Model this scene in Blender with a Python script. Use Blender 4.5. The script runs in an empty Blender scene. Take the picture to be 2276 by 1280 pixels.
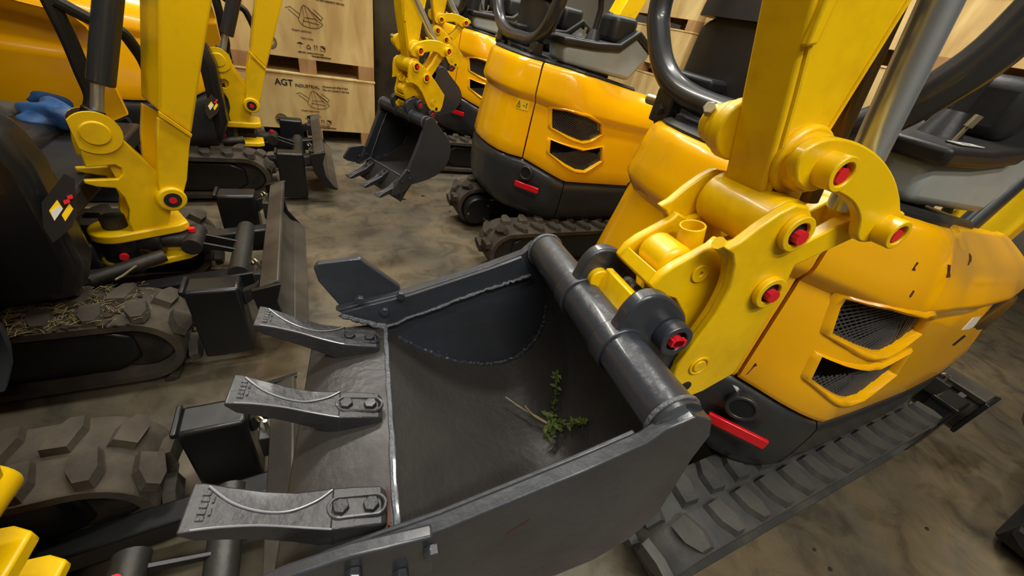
import bpy, bmesh, math, random
from mathutils import Vector, Matrix
random.seed(7)
R = math.radians
SC = bpy.context.scene
COL = SC.collection
V = Vector
K = 1.25            # metres per layout unit (the layout below is drawn with the lens 1.2 units above the floor)

# ------------------------------------------------------------------ camera
FPX, CX, CY, H = 860.9, 1138.0, 640.0, 1.2
_pitch, _roll, _az = math.atan(601.6/860.9), .22163, R(58.95)
_fh = V((math.cos(_az), math.sin(_az), 0)); _rt = V((math.sin(_az), -math.cos(_az), 0)); _up = V((0, 0, 1))
FWD = _fh*math.cos(_pitch) - _up*math.sin(_pitch)
_cu = _fh*math.sin(_pitch) + _up*math.cos(_pitch)
CAMX = _rt*math.cos(_roll) + _cu*math.sin(_roll)
CAMY = -_rt*math.sin(_roll) + _cu*math.cos(_roll)
O = V((0, 0, H))
cam = bpy.data.cameras.new('camera'); camo = bpy.data.objects.new('camera', cam); COL.objects.link(camo)
cam.sensor_width = 36; cam.lens = FPX/2276*36; cam.clip_start = .02
camo.matrix_world = Matrix(((CAMX.x, CAMY.x, -FWD.x, 0), (CAMX.y, CAMY.y, -FWD.y, 0), (CAMX.z, CAMY.z, -FWD.z, H*K), (0, 0, 0, 1)))
SC.camera = camo
# ------------------------------------------------------------------ world, exposure, large lights
SC.view_settings.view_transform = 'Standard'; SC.view_settings.look = 'None'
SC.view_settings.gamma = 1; SC.view_settings.use_curve_mapping = False
SC.view_settings.exposure = 0.0
w = bpy.data.worlds.new('world'); SC.world = w; w.use_nodes = True
w.node_tree.nodes['Background'].inputs[0].default_value = (1, .96, .88, 1)
w.node_tree.nodes['Background'].inputs[1].default_value = .05
LIGHT_POWER = 62
LIGHT_COLOR = (1, .96, .87)
LIGHT_SPOTS = [(-1.6, -.4), (.1, -1.2), (.9, 1.4), (2.9, 2.4), (-.6, 3.0), (1.5, 3.6), (.7, -2.1)]   # fluorescent fixtures under the ceiling; the last is an added fill for the near hood
LIGHT_Z = 3.6

# ------------------------------------------------------------------ helpers
def ray(px, py):
    return (FWD*FPX + CAMX*(px-CX) - CAMY*(py-CY)).normalized()
def plane_pt(px, py, p0, n):                  # where the line of sight meets a surface that stands in the room
    d = ray(px, py); p0 = V(p0); n = V(n)
    return O + d*((p0-O).dot(n)/d.dot(n))
def on_z(px, py, z): return plane_pt(px, py, (0, 0, z), (0, 0, 1))
def on_y(px, py, y): return plane_pt(px, py, (0, y, 0), (0, 1, 0))

class MB:
    def __init__(s): s.v = []; s.f = []
    def add(s, vs, fs):
        n = len(s.v); s.v += [V(p) for p in vs]; s.f += [tuple(i+n for i in f) for f in fs]; return s
    def box(s, a, b):
        x0, y0, z0 = a; x1, y1, z1 = b
        return s.add([(x0,y0,z0),(x1,y0,z0),(x1,y1,z0),(x0,y1,z0),(x0,y0,z1),(x1,y0,z1),(x1,y1,z1),(x0,y1,z1)],
                     [(0,3,2,1),(4,5,6,7),(0,1,5,4),(1,2,6,5),(2,3,7,6),(3,0,4,7)])
    def obox(s, c, ax, ay, az):               # box from centre and three half axes
        c, ax, ay, az = V(c), V(ax), V(ay), V(az)
        P = [c+ax*i+ay*j+az*k for k in (-1,1) for (i,j) in ((-1,-1),(1,-1),(1,1),(-1,1))]
        return s.add(P, [(0,3,2,1),(4,5,6,7),(0,1,5,4),(1,2,6,5),(2,3,7,6),(3,0,4,7)])
    def prism(s, pts, fr, t0, t1):            # polygon (a,b) lifted by fr(a,b,t) and given thickness
        n = len(pts)
        ar = sum(pts[i][0]*pts[(i+1)%n][1]-pts[(i+1)%n][0]*pts[i][1] for i in range(n))
        if ar < 0: pts = pts[::-1]
        vs = [fr(a, b, t0) for a, b in pts] + [fr(a, b, t1) for a, b in pts]
        fs = [tuple(range(n-1, -1, -1)), tuple(range(n, 2*n))] + [(i, (i+1)%n, n+(i+1)%n, n+i) for i in range(n)]
        # orient by volume sign
        v0, e1, e2 = V(fr(0,0,0)), V(fr(1,0,0)), V(fr(0,1,0)); e3 = V(fr(0,0,1))
        if (e1-v0).cross(e2-v0).dot(e3-v0)*(t1-t0) < 0: fs = [f[::-1] for f in fs]
        return s.add(vs, fs)
    def cyl(s, p0, p1, r, n=20, r1=None, cap=True):
        p0, p1 = V(p0), V(p1); r1 = r if r1 is None else r1
        d = (p1-p0).normalized(); a = d.orthogonal().normalized(); b = d.cross(a)
        vs = [p0+(a*math.cos(t)+b*math.sin(t))*r for t in [2*math.pi*i/n for i in range(n)]] + \
             [p1+(a*math.cos(t)+b*math.sin(t))*r1 for t in [2*math.pi*i/n for i in range(n)]]
        fs = [(i, (i+1)%n, n+(i+1)%n, n+i) for i in range(n)]
        if cap: fs += [tuple(range(n-1,-1,-1)), tuple(range(n, 2*n))]
        return s.add(vs, fs)
    def ring(s, p0, p1, ro, ri, n=24):        # hollow sleeve
        p0, p1 = V(p0), V(p1); d = (p1-p0).normalized(); a = d.orthogonal().normalized(); b = d.cross(a)
        vs = []
        for p, r in ((p0,ro),(p1,ro),(p1,ri),(p0,ri)):
            vs += [p+(a*math.cos(2*math.pi*i/n)+b*math.sin(2*math.pi*i/n))*r for i in range(n)]
        fs = []
        for k in range(4):
            k2 = (k+1)%4
            fs += [(k*n+i, k*n+(i+1)%n, k2*n+(i+1)%n, k2*n+i) for i in range(n)]
        return s.add(vs, fs)
    def tube(s, path, r, n=12, rs=None):
        path = [V(p) for p in path]; m = len(path); rings = []
        t0 = (path[1]-path[0]).normalized(); a = t0.orthogonal().normalized()
        for i, p in enumerate(path):
            t = ((path[min(i+1,m-1)]-path[i]).normalized()+(path[i]-path[max(i-1,0)]).normalized())
            t = t.normalized() if t.length > 1e-9 else t0
            a = (a - t*a.dot(t)).normalized(); b = t.cross(a)
            rr = rs[i] if rs else r
            rings.append([p+(a*math.cos(2*math.pi*k/n)+b*math.sin(2*math.pi*k/n))*rr for k in range(n)])
        vs = [p for q in rings for p in q]
        fs = [(i*n+k, i*n+(k+1)%n, (i+1)*n+(k+1)%n, (i+1)*n+k) for i in range(m-1) for k in range(n)]
        fs += [tuple(range(n-1,-1,-1)), tuple(range((m-1)*n, m*n))]
        return s.add(vs, fs)
    def grid(s, rows, flip=False, closed=False):
        m, n = len(rows), len(rows[0]); vs = [p for q in rows for p in q]; fs = []
        for i in range(m-1):
            for k in range(n if closed else n-1):
                f = (i*n+k, i*n+(k+1)%n, (i+1)*n+(k+1)%n, (i+1)*n+k); fs.append(f[::-1] if flip else f)
        return s.add(vs, fs)
    def shell(s, rows, back):                 # thick sheet: outer rows and the matching inner rows
        m, n = len(rows), len(rows[0])
        vs = [p for q in rows for p in q] + [p for q in back for p in q]; N = m*n; fs = []
        for i in range(m-1):
            for k in range(n-1):
                fs.append((i*n+k, i*n+k+1, (i+1)*n+k+1, (i+1)*n+k)); fs.append((N+(i+1)*n+k, N+(i+1)*n+k+1, N+i*n+k+1, N+i*n+k))
        for i in range(m-1):
            fs.append((i*n, (i+1)*n, N+(i+1)*n, N+i*n)); fs.append((N+i*n+n-1, N+(i+1)*n+n-1, (i+1)*n+n-1, i*n+n-1))
        for k in range(n-1):
            fs.append((k+1, k, N+k, N+k+1)); fs.append(((m-1)*n+k, (m-1)*n+k+1, N+(m-1)*n+k+1, N+(m-1)*n+k))
        return s.add(vs, fs)
    def mesh(s, name, mat, org=(0,0,0), smooth=True, ang=32):
        org = V(org); me = bpy.data.meshes.new(name)
        me.from_pydata([tuple(p-org) for p in s.v], [], s.f)
        bm = bmesh.new(); bm.from_mesh(me); bmesh.ops.recalc_face_normals(bm, faces=bm.faces); bm.to_mesh(me); bm.free()
        if smooth:
            me.polygons.foreach_set('use_smooth', [True]*len(me.polygons)); me.set_sharp_from_angle(angle=R(ang))
        me.materials.append(M[mat]); me.update(); return me
    def build(s, name, mat, parent=None, bevel=0, org=(0,0,0), smooth=True, ang=32, seg=2):
        o = bpy.data.objects.new(name, s.mesh(name, mat, org, smooth, ang)); COL.objects.link(o)
        if parent is not None: o.parent = parent
        if bevel:
            m = o.modifiers.new('edge', 'BEVEL'); m.width = bevel; m.segments = seg; m.limit_method = 'ANGLE'; m.angle_limit = R(35); m.harden_normals = False
        return o

def tag(o, label, cat, group=None, kind=None):
    o['label'] = label; o['category'] = cat
    if group: o['group'] = group
    if kind: o['kind'] = kind
    return o
def empty(name, loc=(0,0,0), rz=0):
    o = bpy.data.objects.new(name, None); COL.objects.link(o); o.location = loc; o.rotation_euler = (0,0,rz); o.empty_display_size = .2
    return o
def copy_tree(o, parent):
    c = o.copy(); COL.objects.link(c); c.parent = parent
    for ch in o.children: copy_tree(ch, c)
    return c
def lerp_tab(tab, x):
    if x <= tab[0][0]: return tab[0][1]
    for (a, b), (c, d) in zip(tab, tab[1:]):
        if x <= c: return b+(d-b)*(x-a)/(c-a)
    return tab[-1][1]
def smooth_path(P, n=6):                       # Catmull-Rom
    P = [V(p) for p in P]; out = []
    for i in range(len(P)-1):
        p0, p1, p2, p3 = P[max(i-1,0)], P[i], P[i+1], P[min(i+2,len(P)-1)]
        for k in range(n):
            t = k/n
            out.append(.5*((2*p1)+(p2-p0)*t+(2*p0-5*p1+4*p2-p3)*t*t+(3*p1-p0-3*p2+p3)*t**3))
    return out+[P[-1]]

# ------------------------------------------------------------------ materials
M = {}
def s2l(c): return tuple(((x/255)/12.92 if x/255 <= .04045 else ((x/255+.055)/1.055)**2.4) for x in c)
def mat(name, rgb, rough=.5, metal=0, rgb2=None, scale=6, lo=.45, hi=.65, bump=0, bscale=40, coat=0, detail=4, rough2=None, emit=None, spec=None):
    m = bpy.data.materials.new(name); m.use_nodes = True; nt = m.node_tree; b = nt.nodes['Principled BSDF']
    b.inputs['Base Color'].default_value = (*s2l(rgb), 1); b.inputs['Roughness'].default_value = rough; b.inputs['Metallic'].default_value = metal
    if coat: b.inputs['Coat Weight'].default_value = coat; b.inputs['Coat Roughness'].default_value = .08
    if spec is not None: b.inputs['Specular IOR Level'].default_value = spec
    tc = nt.nodes.new('ShaderNodeTexCoord')
    if rgb2 or rough2 is not None:
        n = nt.nodes.new('ShaderNodeTexNoise'); n.inputs['Scale'].default_value = scale; n.inputs['Detail'].default_value = detail; n.inputs['Roughness'].default_value = .6
        nt.links.new(tc.outputs['Object'], n.inputs['Vector'])
        r = nt.nodes.new('ShaderNodeMapRange'); r.inputs[1].default_value = lo; r.inputs[2].default_value = hi
        nt.links.new(n.outputs['Fac'], r.inputs[0])
        if rgb2:
            mx = nt.nodes.new('ShaderNodeMix'); mx.data_type = 'RGBA'
            mx.inputs[6].default_value = (*s2l(rgb), 1); mx.inputs[7].default_value = (*s2l(rgb2), 1)
            nt.links.new(r.outputs[0], mx.inputs[0]); nt.links.new(mx.outputs[2], b.inputs['Base Color'])
        if rough2 is not None:
            r2 = nt.nodes.new('ShaderNodeMapRange'); r2.inputs[3].default_value = rough; r2.inputs[4].default_value = rough2
            nt.links.new(r.outputs[0], r2.inputs[0]); nt.links.new(r2.outputs[0], b.inputs['Roughness'])
    if bump:
        n2 = nt.nodes.new('ShaderNodeTexNoise'); n2.inputs['Scale'].default_value = bscale; n2.inputs['Detail'].default_value = 5
        nt.links.new(tc.outputs['Object'], n2.inputs['Vector'])
        bp = nt.nodes.new('ShaderNodeBump'); bp.inputs['Strength'].default_value = bump; bp.inputs['Distance'].default_value = .01
        nt.links.new(n2.outputs['Fac'], bp.inputs['Height']); nt.links.new(bp.outputs['Normal'], b.inputs['Normal'])
    if emit:
        b.inputs['Emission Color'].default_value = (*s2l(rgb), 1); b.inputs['Emission Strength'].default_value = emit
    M[name] = m; return m
mat('hood_yellow', (249,184,0), .24, rgb2=(241,169,0), scale=2.2, lo=.4, hi=.75, coat=.5)
mat('arm_yellow', (240,196,0), .34, rgb2=(205,160,8), scale=9, lo=.5, hi=.85, bump=.06, bscale=60, coat=.15)
mat('slate_paint', (50,54,62), .30, rgb2=(40,42,46), scale=5, lo=.4, hi=.7, bump=.10, bscale=55, coat=.25, rough2=.45)
mat('slate_worn', (50,48,46), .36, rgb2=(38,36,34), scale=7, lo=.4, hi=.7, bump=.12, bscale=70, rough2=.55)
mat('cast_paint', (44,45,48), .42, rgb2=(34,35,37), scale=12, bump=.2, bscale=90, coat=.12)
mat('cast_letters', (78,79,82), .3, bump=.6, bscale=160, coat=.3)
mat('black_paint', (22,24,27), .36, rgb2=(16,17,18), scale=4, bump=.05, bscale=60, coat=.2, rough2=.5)
mat('counterweight_paint', (42,45,48), .38, rgb2=(34,36,38), scale=3, bump=.08, bscale=50, coat=.2, rough2=.5)
mat('black_plastic', (26,27,29), .45, rgb2=(34,34,34), scale=8, bump=.05, bscale=120)
mat('frame_tube', (46,48,52), .33, rgb2=(36,38,41), scale=8, coat=.3)
mat('seat_vinyl', (26,24,22), .48, rgb2=(38,35,31), scale=4, bump=.1, bscale=14)
mat('console_grey', (158,168,170), .5, rgb2=(146,156,158), scale=4)
mat('rubber_clean', (54,55,55), .7, rgb2=(78,77,72), scale=9, lo=.4, hi=.7, bump=.2, bscale=60)
mat('rubber_dusty', (78,70,58), .85, rgb2=(46,41,34), scale=8, lo=.35, hi=.65, bump=.35, bscale=40)
mat('dark_steel', (44,42,40), .5, .3, rgb2=(66,58,48), scale=14, bump=.2)
mat('chrome', (206,216,228), .30, .85)
mat('rubber_dark', (34,33,32), .8, rgb2=(24,24,23), scale=9, bump=.2, bscale=60)
mat('bronze_pipe', (96,74,42), .3, .8)
mat('zinc', (190,180,150), .3, .9)
mat('red_cap', (215,30,42), .45)
mat('reflector_red', (215,10,28), .25, coat=.5)
mat('grey_blade', (80,75,66), .42, rgb2=(50,48,46), scale=5, lo=.35, hi=.65, bump=.1)
mat('sticker_yellow', (250,205,20), .4)
mat('sticker_white', (215,218,215), .45)
mat('print_black', (24,20,16), .7)
mat('print_faded', (100,78,44), .8)
mat('rust', (86,42,24), .85, rgb2=(54,30,20), scale=30)
mat('blue_tape', (70,125,185), .6)
mat('blue_plastic', (60,110,170), .5, rgb2=(36,62,110), scale=10, bump=.6, bscale=14)
mat('grey_cloth', (92,88,78), .9, rgb2=(52,50,48), scale=12, bump=.6, bscale=20)
mat('film_wrap', (58,54,46), .3, rgb2=(40,38,34), scale=5, bump=.6, bscale=9)
mat('leaf', (92,106,44), .6, rgb2=(60,74,34), scale=40)
mat('straw', (150,136,92), .8, rgb2=(92,80,52), scale=30)
mat('dirt', (52,43,31), .95, rgb2=(48,38,28), scale=30, bump=.6, bscale=60)
mat('fixture_white', (230,230,225), .4)
mat('lamp_lens', (255,246,225), .5, emit=6)
mat('mesh_black', (66,66,68), .45)
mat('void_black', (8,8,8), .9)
mat('edge_glint', (150,152,158), .32, .5)  # pale metallic tone puts the glint of the tooth edges into the colour
mat('weld', (96,99,106), .22, bump=.5, bscale=200, coat=.5)
mat('wall_paint', (150,144,130), .8, rgb2=(138,132,118), scale=2)
def wood_mat(name, a, b, c):
    m = bpy.data.materials.new(name); m.use_nodes = True; nt = m.node_tree; bs = nt.nodes['Principled BSDF']; bs.inputs['Roughness'].default_value = .7
    tc = nt.nodes.new('ShaderNodeTexCoord'); mp = nt.nodes.new('ShaderNodeMapping'); mp.inputs['Scale'].default_value = (5, 5, 1.2)
    nt.links.new(tc.outputs['Object'], mp.inputs[0])
    n = nt.nodes.new('ShaderNodeTexNoise'); n.inputs['Scale'].default_value = 2.2; n.inputs['Detail'].default_value = 6; n.inputs['Distortion'].default_value = .6
    nt.links.new(mp.outputs[0], n.inputs['Vector'])
    cr = nt.nodes.new('ShaderNodeValToRGB'); e = cr.color_ramp.elements
    e[0].position = .32; e[0].color = (*s2l(b), 1); e[1].position = .62; e[1].color = (*s2l(a), 1)
    nt.links.new(n.outputs['Fac'], cr.inputs[0])
    vo = nt.nodes.new('ShaderNodeTexVoronoi'); vo.inputs['Scale'].default_value = 4.2; nt.links.new(tc.outputs['Object'], vo.inputs['Vector'])
    mr = nt.nodes.new('ShaderNodeMapRange'); mr.inputs[1].default_value = .03; mr.inputs[2].default_value = .075; nt.links.new(vo.outputs['Distance'], mr.inputs[0])
    mx = nt.nodes.new('ShaderNodeMix'); mx.data_type = 'RGBA'; mx.inputs[6].default_value = (*s2l(c), 1)
    nt.links.new(mr.outputs[0], mx.inputs[0]); nt.links.new(cr.outputs[0], mx.inputs[7]); nt.links.new(mx.outputs[2], bs.inputs['Base Color'])
    M[name] = m
wood_mat('plywood', (226,198,134), (200,164,104), (138,102,60))
wood_mat('pallet_wood', (186,146,96), (160,118,76), (110,78,48))
def floor_mat():
    m = bpy.data.materials.new('concrete'); m.use_nodes = True; nt = m.node_tree; b = nt.nodes['Principled BSDF']
    tc = nt.nodes.new('ShaderNodeTexCoord')
    def noise(sc, det, dist=0):
        n = nt.nodes.new('ShaderNodeTexNoise'); n.inputs['Scale'].default_value = sc; n.inputs['Detail'].default_value = det; n.inputs['Roughness'].default_value = .62; n.inputs['Distortion'].default_value = dist
        nt.links.new(tc.outputs['Object'], n.inputs['Vector']); return n
    def ramp(n, ps):
        cr = nt.nodes.new('ShaderNodeValToRGB'); el = cr.color_ramp.elements
        while len(el) < len(ps): el.new(.5)
        for e, (p, c) in zip(el, ps): e.position = p; e.color = (*s2l(c), 1)
        nt.links.new(n.outputs['Fac'], cr.inputs[0]); return cr
    a = ramp(noise(1.6, 8, .4), [(.32,(84,80,70)),(.48,(104,95,77)),(.6,(116,102,77)),(.72,(96,92,82))])
    c = ramp(noise(7, 8, .8), [(.35,(150,150,150)),(.5,(230,230,230)),(.62,(255,255,255))])
    mx = nt.nodes.new('ShaderNodeMix'); mx.data_type = 'RGBA'; mx.blend_type = 'MULTIPLY'; mx.inputs[0].default_value = .75
    nt.links.new(a.outputs[0], mx.inputs[6]); nt.links.new(c.outputs[0], mx.inputs[7])
    st = ramp(noise(2.3, 5, 1.2), [(.60,(255,255,255)),(.72,(150,116,78))])
    m2 = nt.nodes.new('ShaderNodeMix'); m2.data_type = 'RGBA'; m2.blend_type = 'MULTIPLY'; m2.inputs[0].default_value = .7
    nt.links.new(mx.outputs[2], m2.inputs[6]); nt.links.new(st.outputs[0], m2.inputs[7]); nt.links.new(m2.outputs[2], b.inputs['Base Color'])
    b.inputs['Roughness'].default_value = .62
    bp = nt.nodes.new('ShaderNodeBump'); bp.inputs['Strength'].default_value = .15; bp.inputs['Distance'].default_value = .01
    nb = noise(60, 6); nt.links.new(nb.outputs['Fac'], bp.inputs['Height']); nt.links.new(bp.outputs['Normal'], b.inputs['Normal'])
    M['concrete'] = m
floor_mat()

# ------------------------------------------------------------------ the hall
def struct(name, a, b, m):
    o = MB().box(a, b).build(name, m, smooth=False); o['kind'] = 'structure'
    return o
struct('floor', (-6.5,-4.5,-.1), (6.5,7,0), 'concrete')
struct('ceiling', (-6.5,-4.5,4.2), (6.5,7,4.3), 'wall_paint')
struct('wall_back', (-6.5,7,0), (6.5,7.1,4.2), 'wall_paint')
struct('wall_front', (-6.5,-4.6,0), (6.5,-4.5,4.2), 'wall_paint')
struct('wall_left', (-6.6,-4.5,0), (-6.5,7,4.2), 'wall_paint')
struct('wall_right', (6.5,-4.5,0), (6.6,7,4.2), 'wall_paint')
for i, (x, y) in enumerate(LIGHT_SPOTS):
    t = empty('ceiling_light', (x, y, LIGHT_Z))
    tag(t, 'long white fluorescent strip light placed unseen under the warehouse ceiling', 'light', 'fluorescent strip lights under the ceiling')
    MB().box((-.75,-.09,.02), (.75,.09,.08)).build('housing', 'fixture_white', t, .01)
    MB().box((-.72,-.075,0), (.72,.075,.018)).build('lens', 'lamp_lens', t)
    MB().cyl((-.5,0,.08),(-.5,0,.6),.006,6).build('hanger', 'dark_steel', t)
    MB().cyl((.5,0,.08),(.5,0,.6),.006,6).build('hanger', 'dark_steel', t)
    ld = bpy.data.lights.new('strip_lamp', 'AREA'); ld.shape = 'RECTANGLE'; ld.size = 1.44*K; ld.size_y = .15*K; ld.energy = LIGHT_POWER*K*K*(.55 if i == 6 else .45 if i == 0 else 1); ld.color = LIGHT_COLOR
    lo = bpy.data.objects.new('strip_lamp', ld); COL.objects.link(lo); lo.parent = t; lo.location = (0,0,-.005)

# ------------------------------------------------------------------ excavator template, drawn where the nearest right-hand machine stands
YC = .62                                        # centre line of the upper body
C0 = V((1.36, .47, 0))                          # base point of the machine
T_ROOT = empty('mini_excavator', C0)
def tb(mb, name, m, parent=None, bevel=0, **k):
    return mb.build(name, m, parent or T_ROOT, bevel, org=C0, **k)
CTRL = [(.74,0),(.745,.10),(.765,.19),(.80,.25),(.862,.302),(.905,.345),(.95,.392),(1.0,.425),(1.06,.447),(1.2,.452),(1.45,.455),(1.70,.452),(1.82,.44)]
_cum = [0]
for a, b in zip(CTRL, CTRL[1:]): _cum.append(_cum[-1]+math.dist(a, b))
T_SEAM = _cum[4]; T_END = _cum[-1]; T_CORNER = _cum[8]
def plan(t):                                    # plan outline, t signed (negative = far half)
    s = 1 if t >= 0 else -1; a = abs(t)
    tx = [(c, p[0]) for c, p in zip(_cum, CTRL)]; ty = [(c, p[1]) for c, p in zip(_cum, CTRL)]
    return lerp_tab(tx, a), -s*lerp_tab(ty, a)
def plan_n(t, e=.02):
    (x0, y0), (x1, y1) = plan(t-e), plan(t+e); d = V((x1-x0, y1-y0, 0)).normalized()
    n = V((d.y, -d.x, 0)); x, y = plan(t)
    if n.dot(V((x-1.5, y, 0))) < 0: n = -n
    return n
IN_R = [(0,.0),(.03,-.004),(.56,.032),(.60,.036),(.67,.014),(.70,.012),(.92,.030),(.97,.037),(.99,.045),(1,.060)]
IN_S = [(0,.0),(.03,-.004),(.56,.034),(.60,.038),(.67,.022),(.70,.022),(.86,.055),(.94,.10),(.98,.125),(1,.145)]
def z_bot(t):
    x, y = plan(t); return lerp_tab([(.0,.592),(.862,.592),(1.06,.525),(1.5,.51),(1.72,.525),(1.82,.58)], x)
def z_top(t):
    x, y = plan(t); return lerp_tab([(.74,1.038),(.95,1.028),(1.15,1.010),(1.35,.985),(1.55,.962),(1.8,.935)], x)
def hood_pt(t, h, off=0):
    x, y = plan(t); k = min(1, max(0, (x-.95)/.35)); n = plan_n(t)
    inn = lerp_tab(IN_R, h)*(1-k)+lerp_tab(IN_S, h)*k + off
    return V((x, YC+y, z_bot(t)+(z_top(t)-z_bot(t))*h)) - n*inn
HS = [0,.012,.03,.15,.3,.45,.56,.58,.60,.635,.67,.685,.70,.78,.86,.92,.94,.97,.98,.99,1]
def panel_rows(t0, t1, n, off=0):
    return [[hood_pt(t0+(t1-t0)*i/n, h, off) for i in range(n+1)] for h in HS]
g = .004
rear = MB().shell(panel_rows(-T_SEAM+g, T_SEAM-g, 36), panel_rows(-T_SEAM+g, T_SEAM-g, 36, .015))
rear_o = tb(rear, 'rear_hood', 'hood_yellow', ang=34)
side = MB().shell(panel_rows(T_SEAM+g, T_END, 36), panel_rows(T_SEAM+g, T_END, 36, .015))
side_o = tb(side, 'side_hood', 'hood_yellow', ang=50)
side2_o = tb(MB().shell(panel_rows(-T_END, -T_SEAM-g, 36), panel_rows(-T_END, -T_SEAM-g, 36, .015)), 'side_hood', 'hood_yellow', ang=50)
# vents on the near side panel: real openings
VN = V((.187,.982,0)); V0 = V((.955,.24,0)); VT = V((.982,-.187,0))
def vfr(a, b, t): return V0+VT*a+V((0,0,b))-VN*t      # t counts outwards
def vproj(p): d = V(p)-V0; return d.dot(VT), p[2]
UV = [vproj(p) for p in [(.944,.242,.85),(1.001,.231,.858),(1.112,.21,.845),(1.201,.193,.817),(1.222,.189,.771),(1.164,.2,.738),(1.12,.209,.730),(1.051,.222,.744),(.956,.239,.768)]]
LV = [vproj(p) for p in [(.96,.238,.714),(1.028,.226,.702),(1.131,.207,.684),(1.241,.186,.711),(1.262,.18,.640),(1.173,.198,.584),(1.118,.209,.588),(1.051,.222,.612),(.965,.237,.651)]]
def scale_poly(P, d):                              # push polygon outward by about d
    cx = sum(p[0] for p in P)/len(P); cy = sum(p[1] for p in P)/len(P); out = []
    for x, y in P:
        l = math.hypot(x-cx, y-cy); out.append((cx+(x-cx)*(1+d/l), cy+(y-cy)*(1+d/l)))
    return out
cut = MB().prism(UV, vfr, -.1, .1).prism(LV, vfr, -.1, .1)
cut_o = cut.build('vent_cutter', 'void_black', org=C0)
cut_o.location = C0
bm_ = side_o.modifiers.new('vents', 'BOOLEAN'); bm_.operation = 'DIFFERENCE'; bm_.object = cut_o; bm_.solver = 'EXACT'
bpy.context.view_layer.update()
ev = side_o.evaluated_get(bpy.context.evaluated_depsgraph_get()); newme = bpy.data.meshes.new_from_object(ev)
side_o.modifiers.clear(); side_o.data = newme
newme.polygons.foreach_set('use_smooth', [True]*len(newme.polygons)); newme.set_sharp_from_angle(angle=R(40))
bpy.data.objects.remove(cut_o)
def surf_out(a, b):                                # how far the side panel stands out from the vent plane at (a,b)
    lo, hi = T_SEAM*.8, T_END
    for _ in range(40):
        t = (lo+hi)/2; h = (b-z_bot(t))/(z_top(t)-z_bot(t)); q = hood_pt(t, min(1,max(0,h)))
        if (q-V0).dot(VT) < a: lo = t
        else: hi = t
    return -(q-V0).dot(VN)
def clip_convex(p, q, P):                          # part of the segment p-q inside a convex outline
    n = len(P); ar = sum(P[i][0]*P[(i+1)%n][1]-P[(i+1)%n][0]*P[i][1] for i in range(n)); sg = 1 if ar > 0 else -1
    t0, t1 = 0., 1.
    for i in range(n):
        (x0,y0), (x1,y1) = P[i], P[(i+1)%n]
        f = lambda r: sg*((x1-x0)*(r[1]-y0)-(y1-y0)*(r[0]-x0))
        va, vb = f(p), f(q)
        if va < 0 and vb < 0: return None
        if va < 0: t0 = max(t0, va/(va-vb))
        elif vb < 0: t1 = min(t1, va/(va-vb))
    if t1-t0 < .01: return None
    g_ = lambda t: (p[0]+(q[0]-p[0])*t, p[1]+(q[1]-p[1])*t)
    return g_(t0), g_(t1)
for P in (UV, LV):
    n = len(P); rows = []
    D = []
    for k in range(n):
        for q_ in range(4):
            f_ = q_/4; a_, b_ = P[k], P[(k+1)%n]; D.append((a_[0]+(b_[0]-a_[0])*f_, a_[1]+(b_[1]-a_[1])*f_))
    for d, h in ((.022,-.003),(.014,.007),(.006,.008),(0,.001),(-.001,-.016)):
        rows.append([vfr(a, b, surf_out(a, b)+h) for a, b in scale_poly(D, d)])
    tb(MB().grid(rows, closed=True), 'vent_surround', 'hood_yellow', ang=60)
    a0, a1 = min(p[0] for p in P), max(p[0] for p in P); b0, b1 = min(p[1] for p in P), max(p[1] for p in P)
    mb = MB(); st = .0125; Pb = scale_poly(P, .004)
    for sgn in (1,-1):
        k = a0-(b1-b0)-.02
        while k < a1+(b1-b0)+.02:
            c = clip_convex((k, b0-.01), (k+sgn*(b1-b0+.02), b1+.01), Pb)
            if c:
                p, q = [vfr(x, z, surf_out(x, z)-.014+sgn*.001) for x, z in c]; d = (q-p).normalized(); s_ = d.cross(VN)*.0017
                mb.obox((p+q)/2, d*((q-p).length/2), s_, VN*.001)
            k += st
    tb(mb, 'vent_grille', 'mesh_black', smooth=False)
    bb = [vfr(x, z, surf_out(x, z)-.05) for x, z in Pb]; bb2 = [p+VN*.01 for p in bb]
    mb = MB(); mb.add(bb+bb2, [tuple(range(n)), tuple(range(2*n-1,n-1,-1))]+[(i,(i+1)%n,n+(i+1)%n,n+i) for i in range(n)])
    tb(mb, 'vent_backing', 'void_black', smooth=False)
# counterweight and skirts
def cw_rows(t0, t1, n, off=0):
    rows = []
    for h, inn in ((0,.11),(.06,.05),(.16,.018),(.3,.002),(.5,-.004),(.8,-.006),(.93,-.004),(.98,.006),(1,.02)):
        r = []
        for i in range(n+1):
            t = t0+(t1-t0)*i/n; x, y = plan(t); nn = plan_n(t); zt = z_bot(t)-.006; zb = .255+.03*max(0,(1-abs(t)/.5))
            r.append(V((x, YC+y, zb+(zt-zb)*h))-nn*(inn+off))
        rows.append(r)
    return rows
cw_o = tb(MB().shell(cw_rows(-T_CORNER+.003, T_CORNER-.003, 48), cw_rows(-T_CORNER+.003, T_CORNER-.003, 48, .05)), 'counterweight', 'counterweight_paint', ang=50)
tb(MB().shell(cw_rows(T_CORNER+.003, T_END, 20), cw_rows(T_CORNER+.003, T_END, 20, .02)), 'side_skirt', 'counterweight_paint', ang=50)
tb(MB().shell(cw_rows(-T_END, -T_CORNER-.003, 20), cw_rows(-T_END, -T_CORNER-.003, 20, .02)), 'side_skirt', 'counterweight_paint', ang=50)
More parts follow.
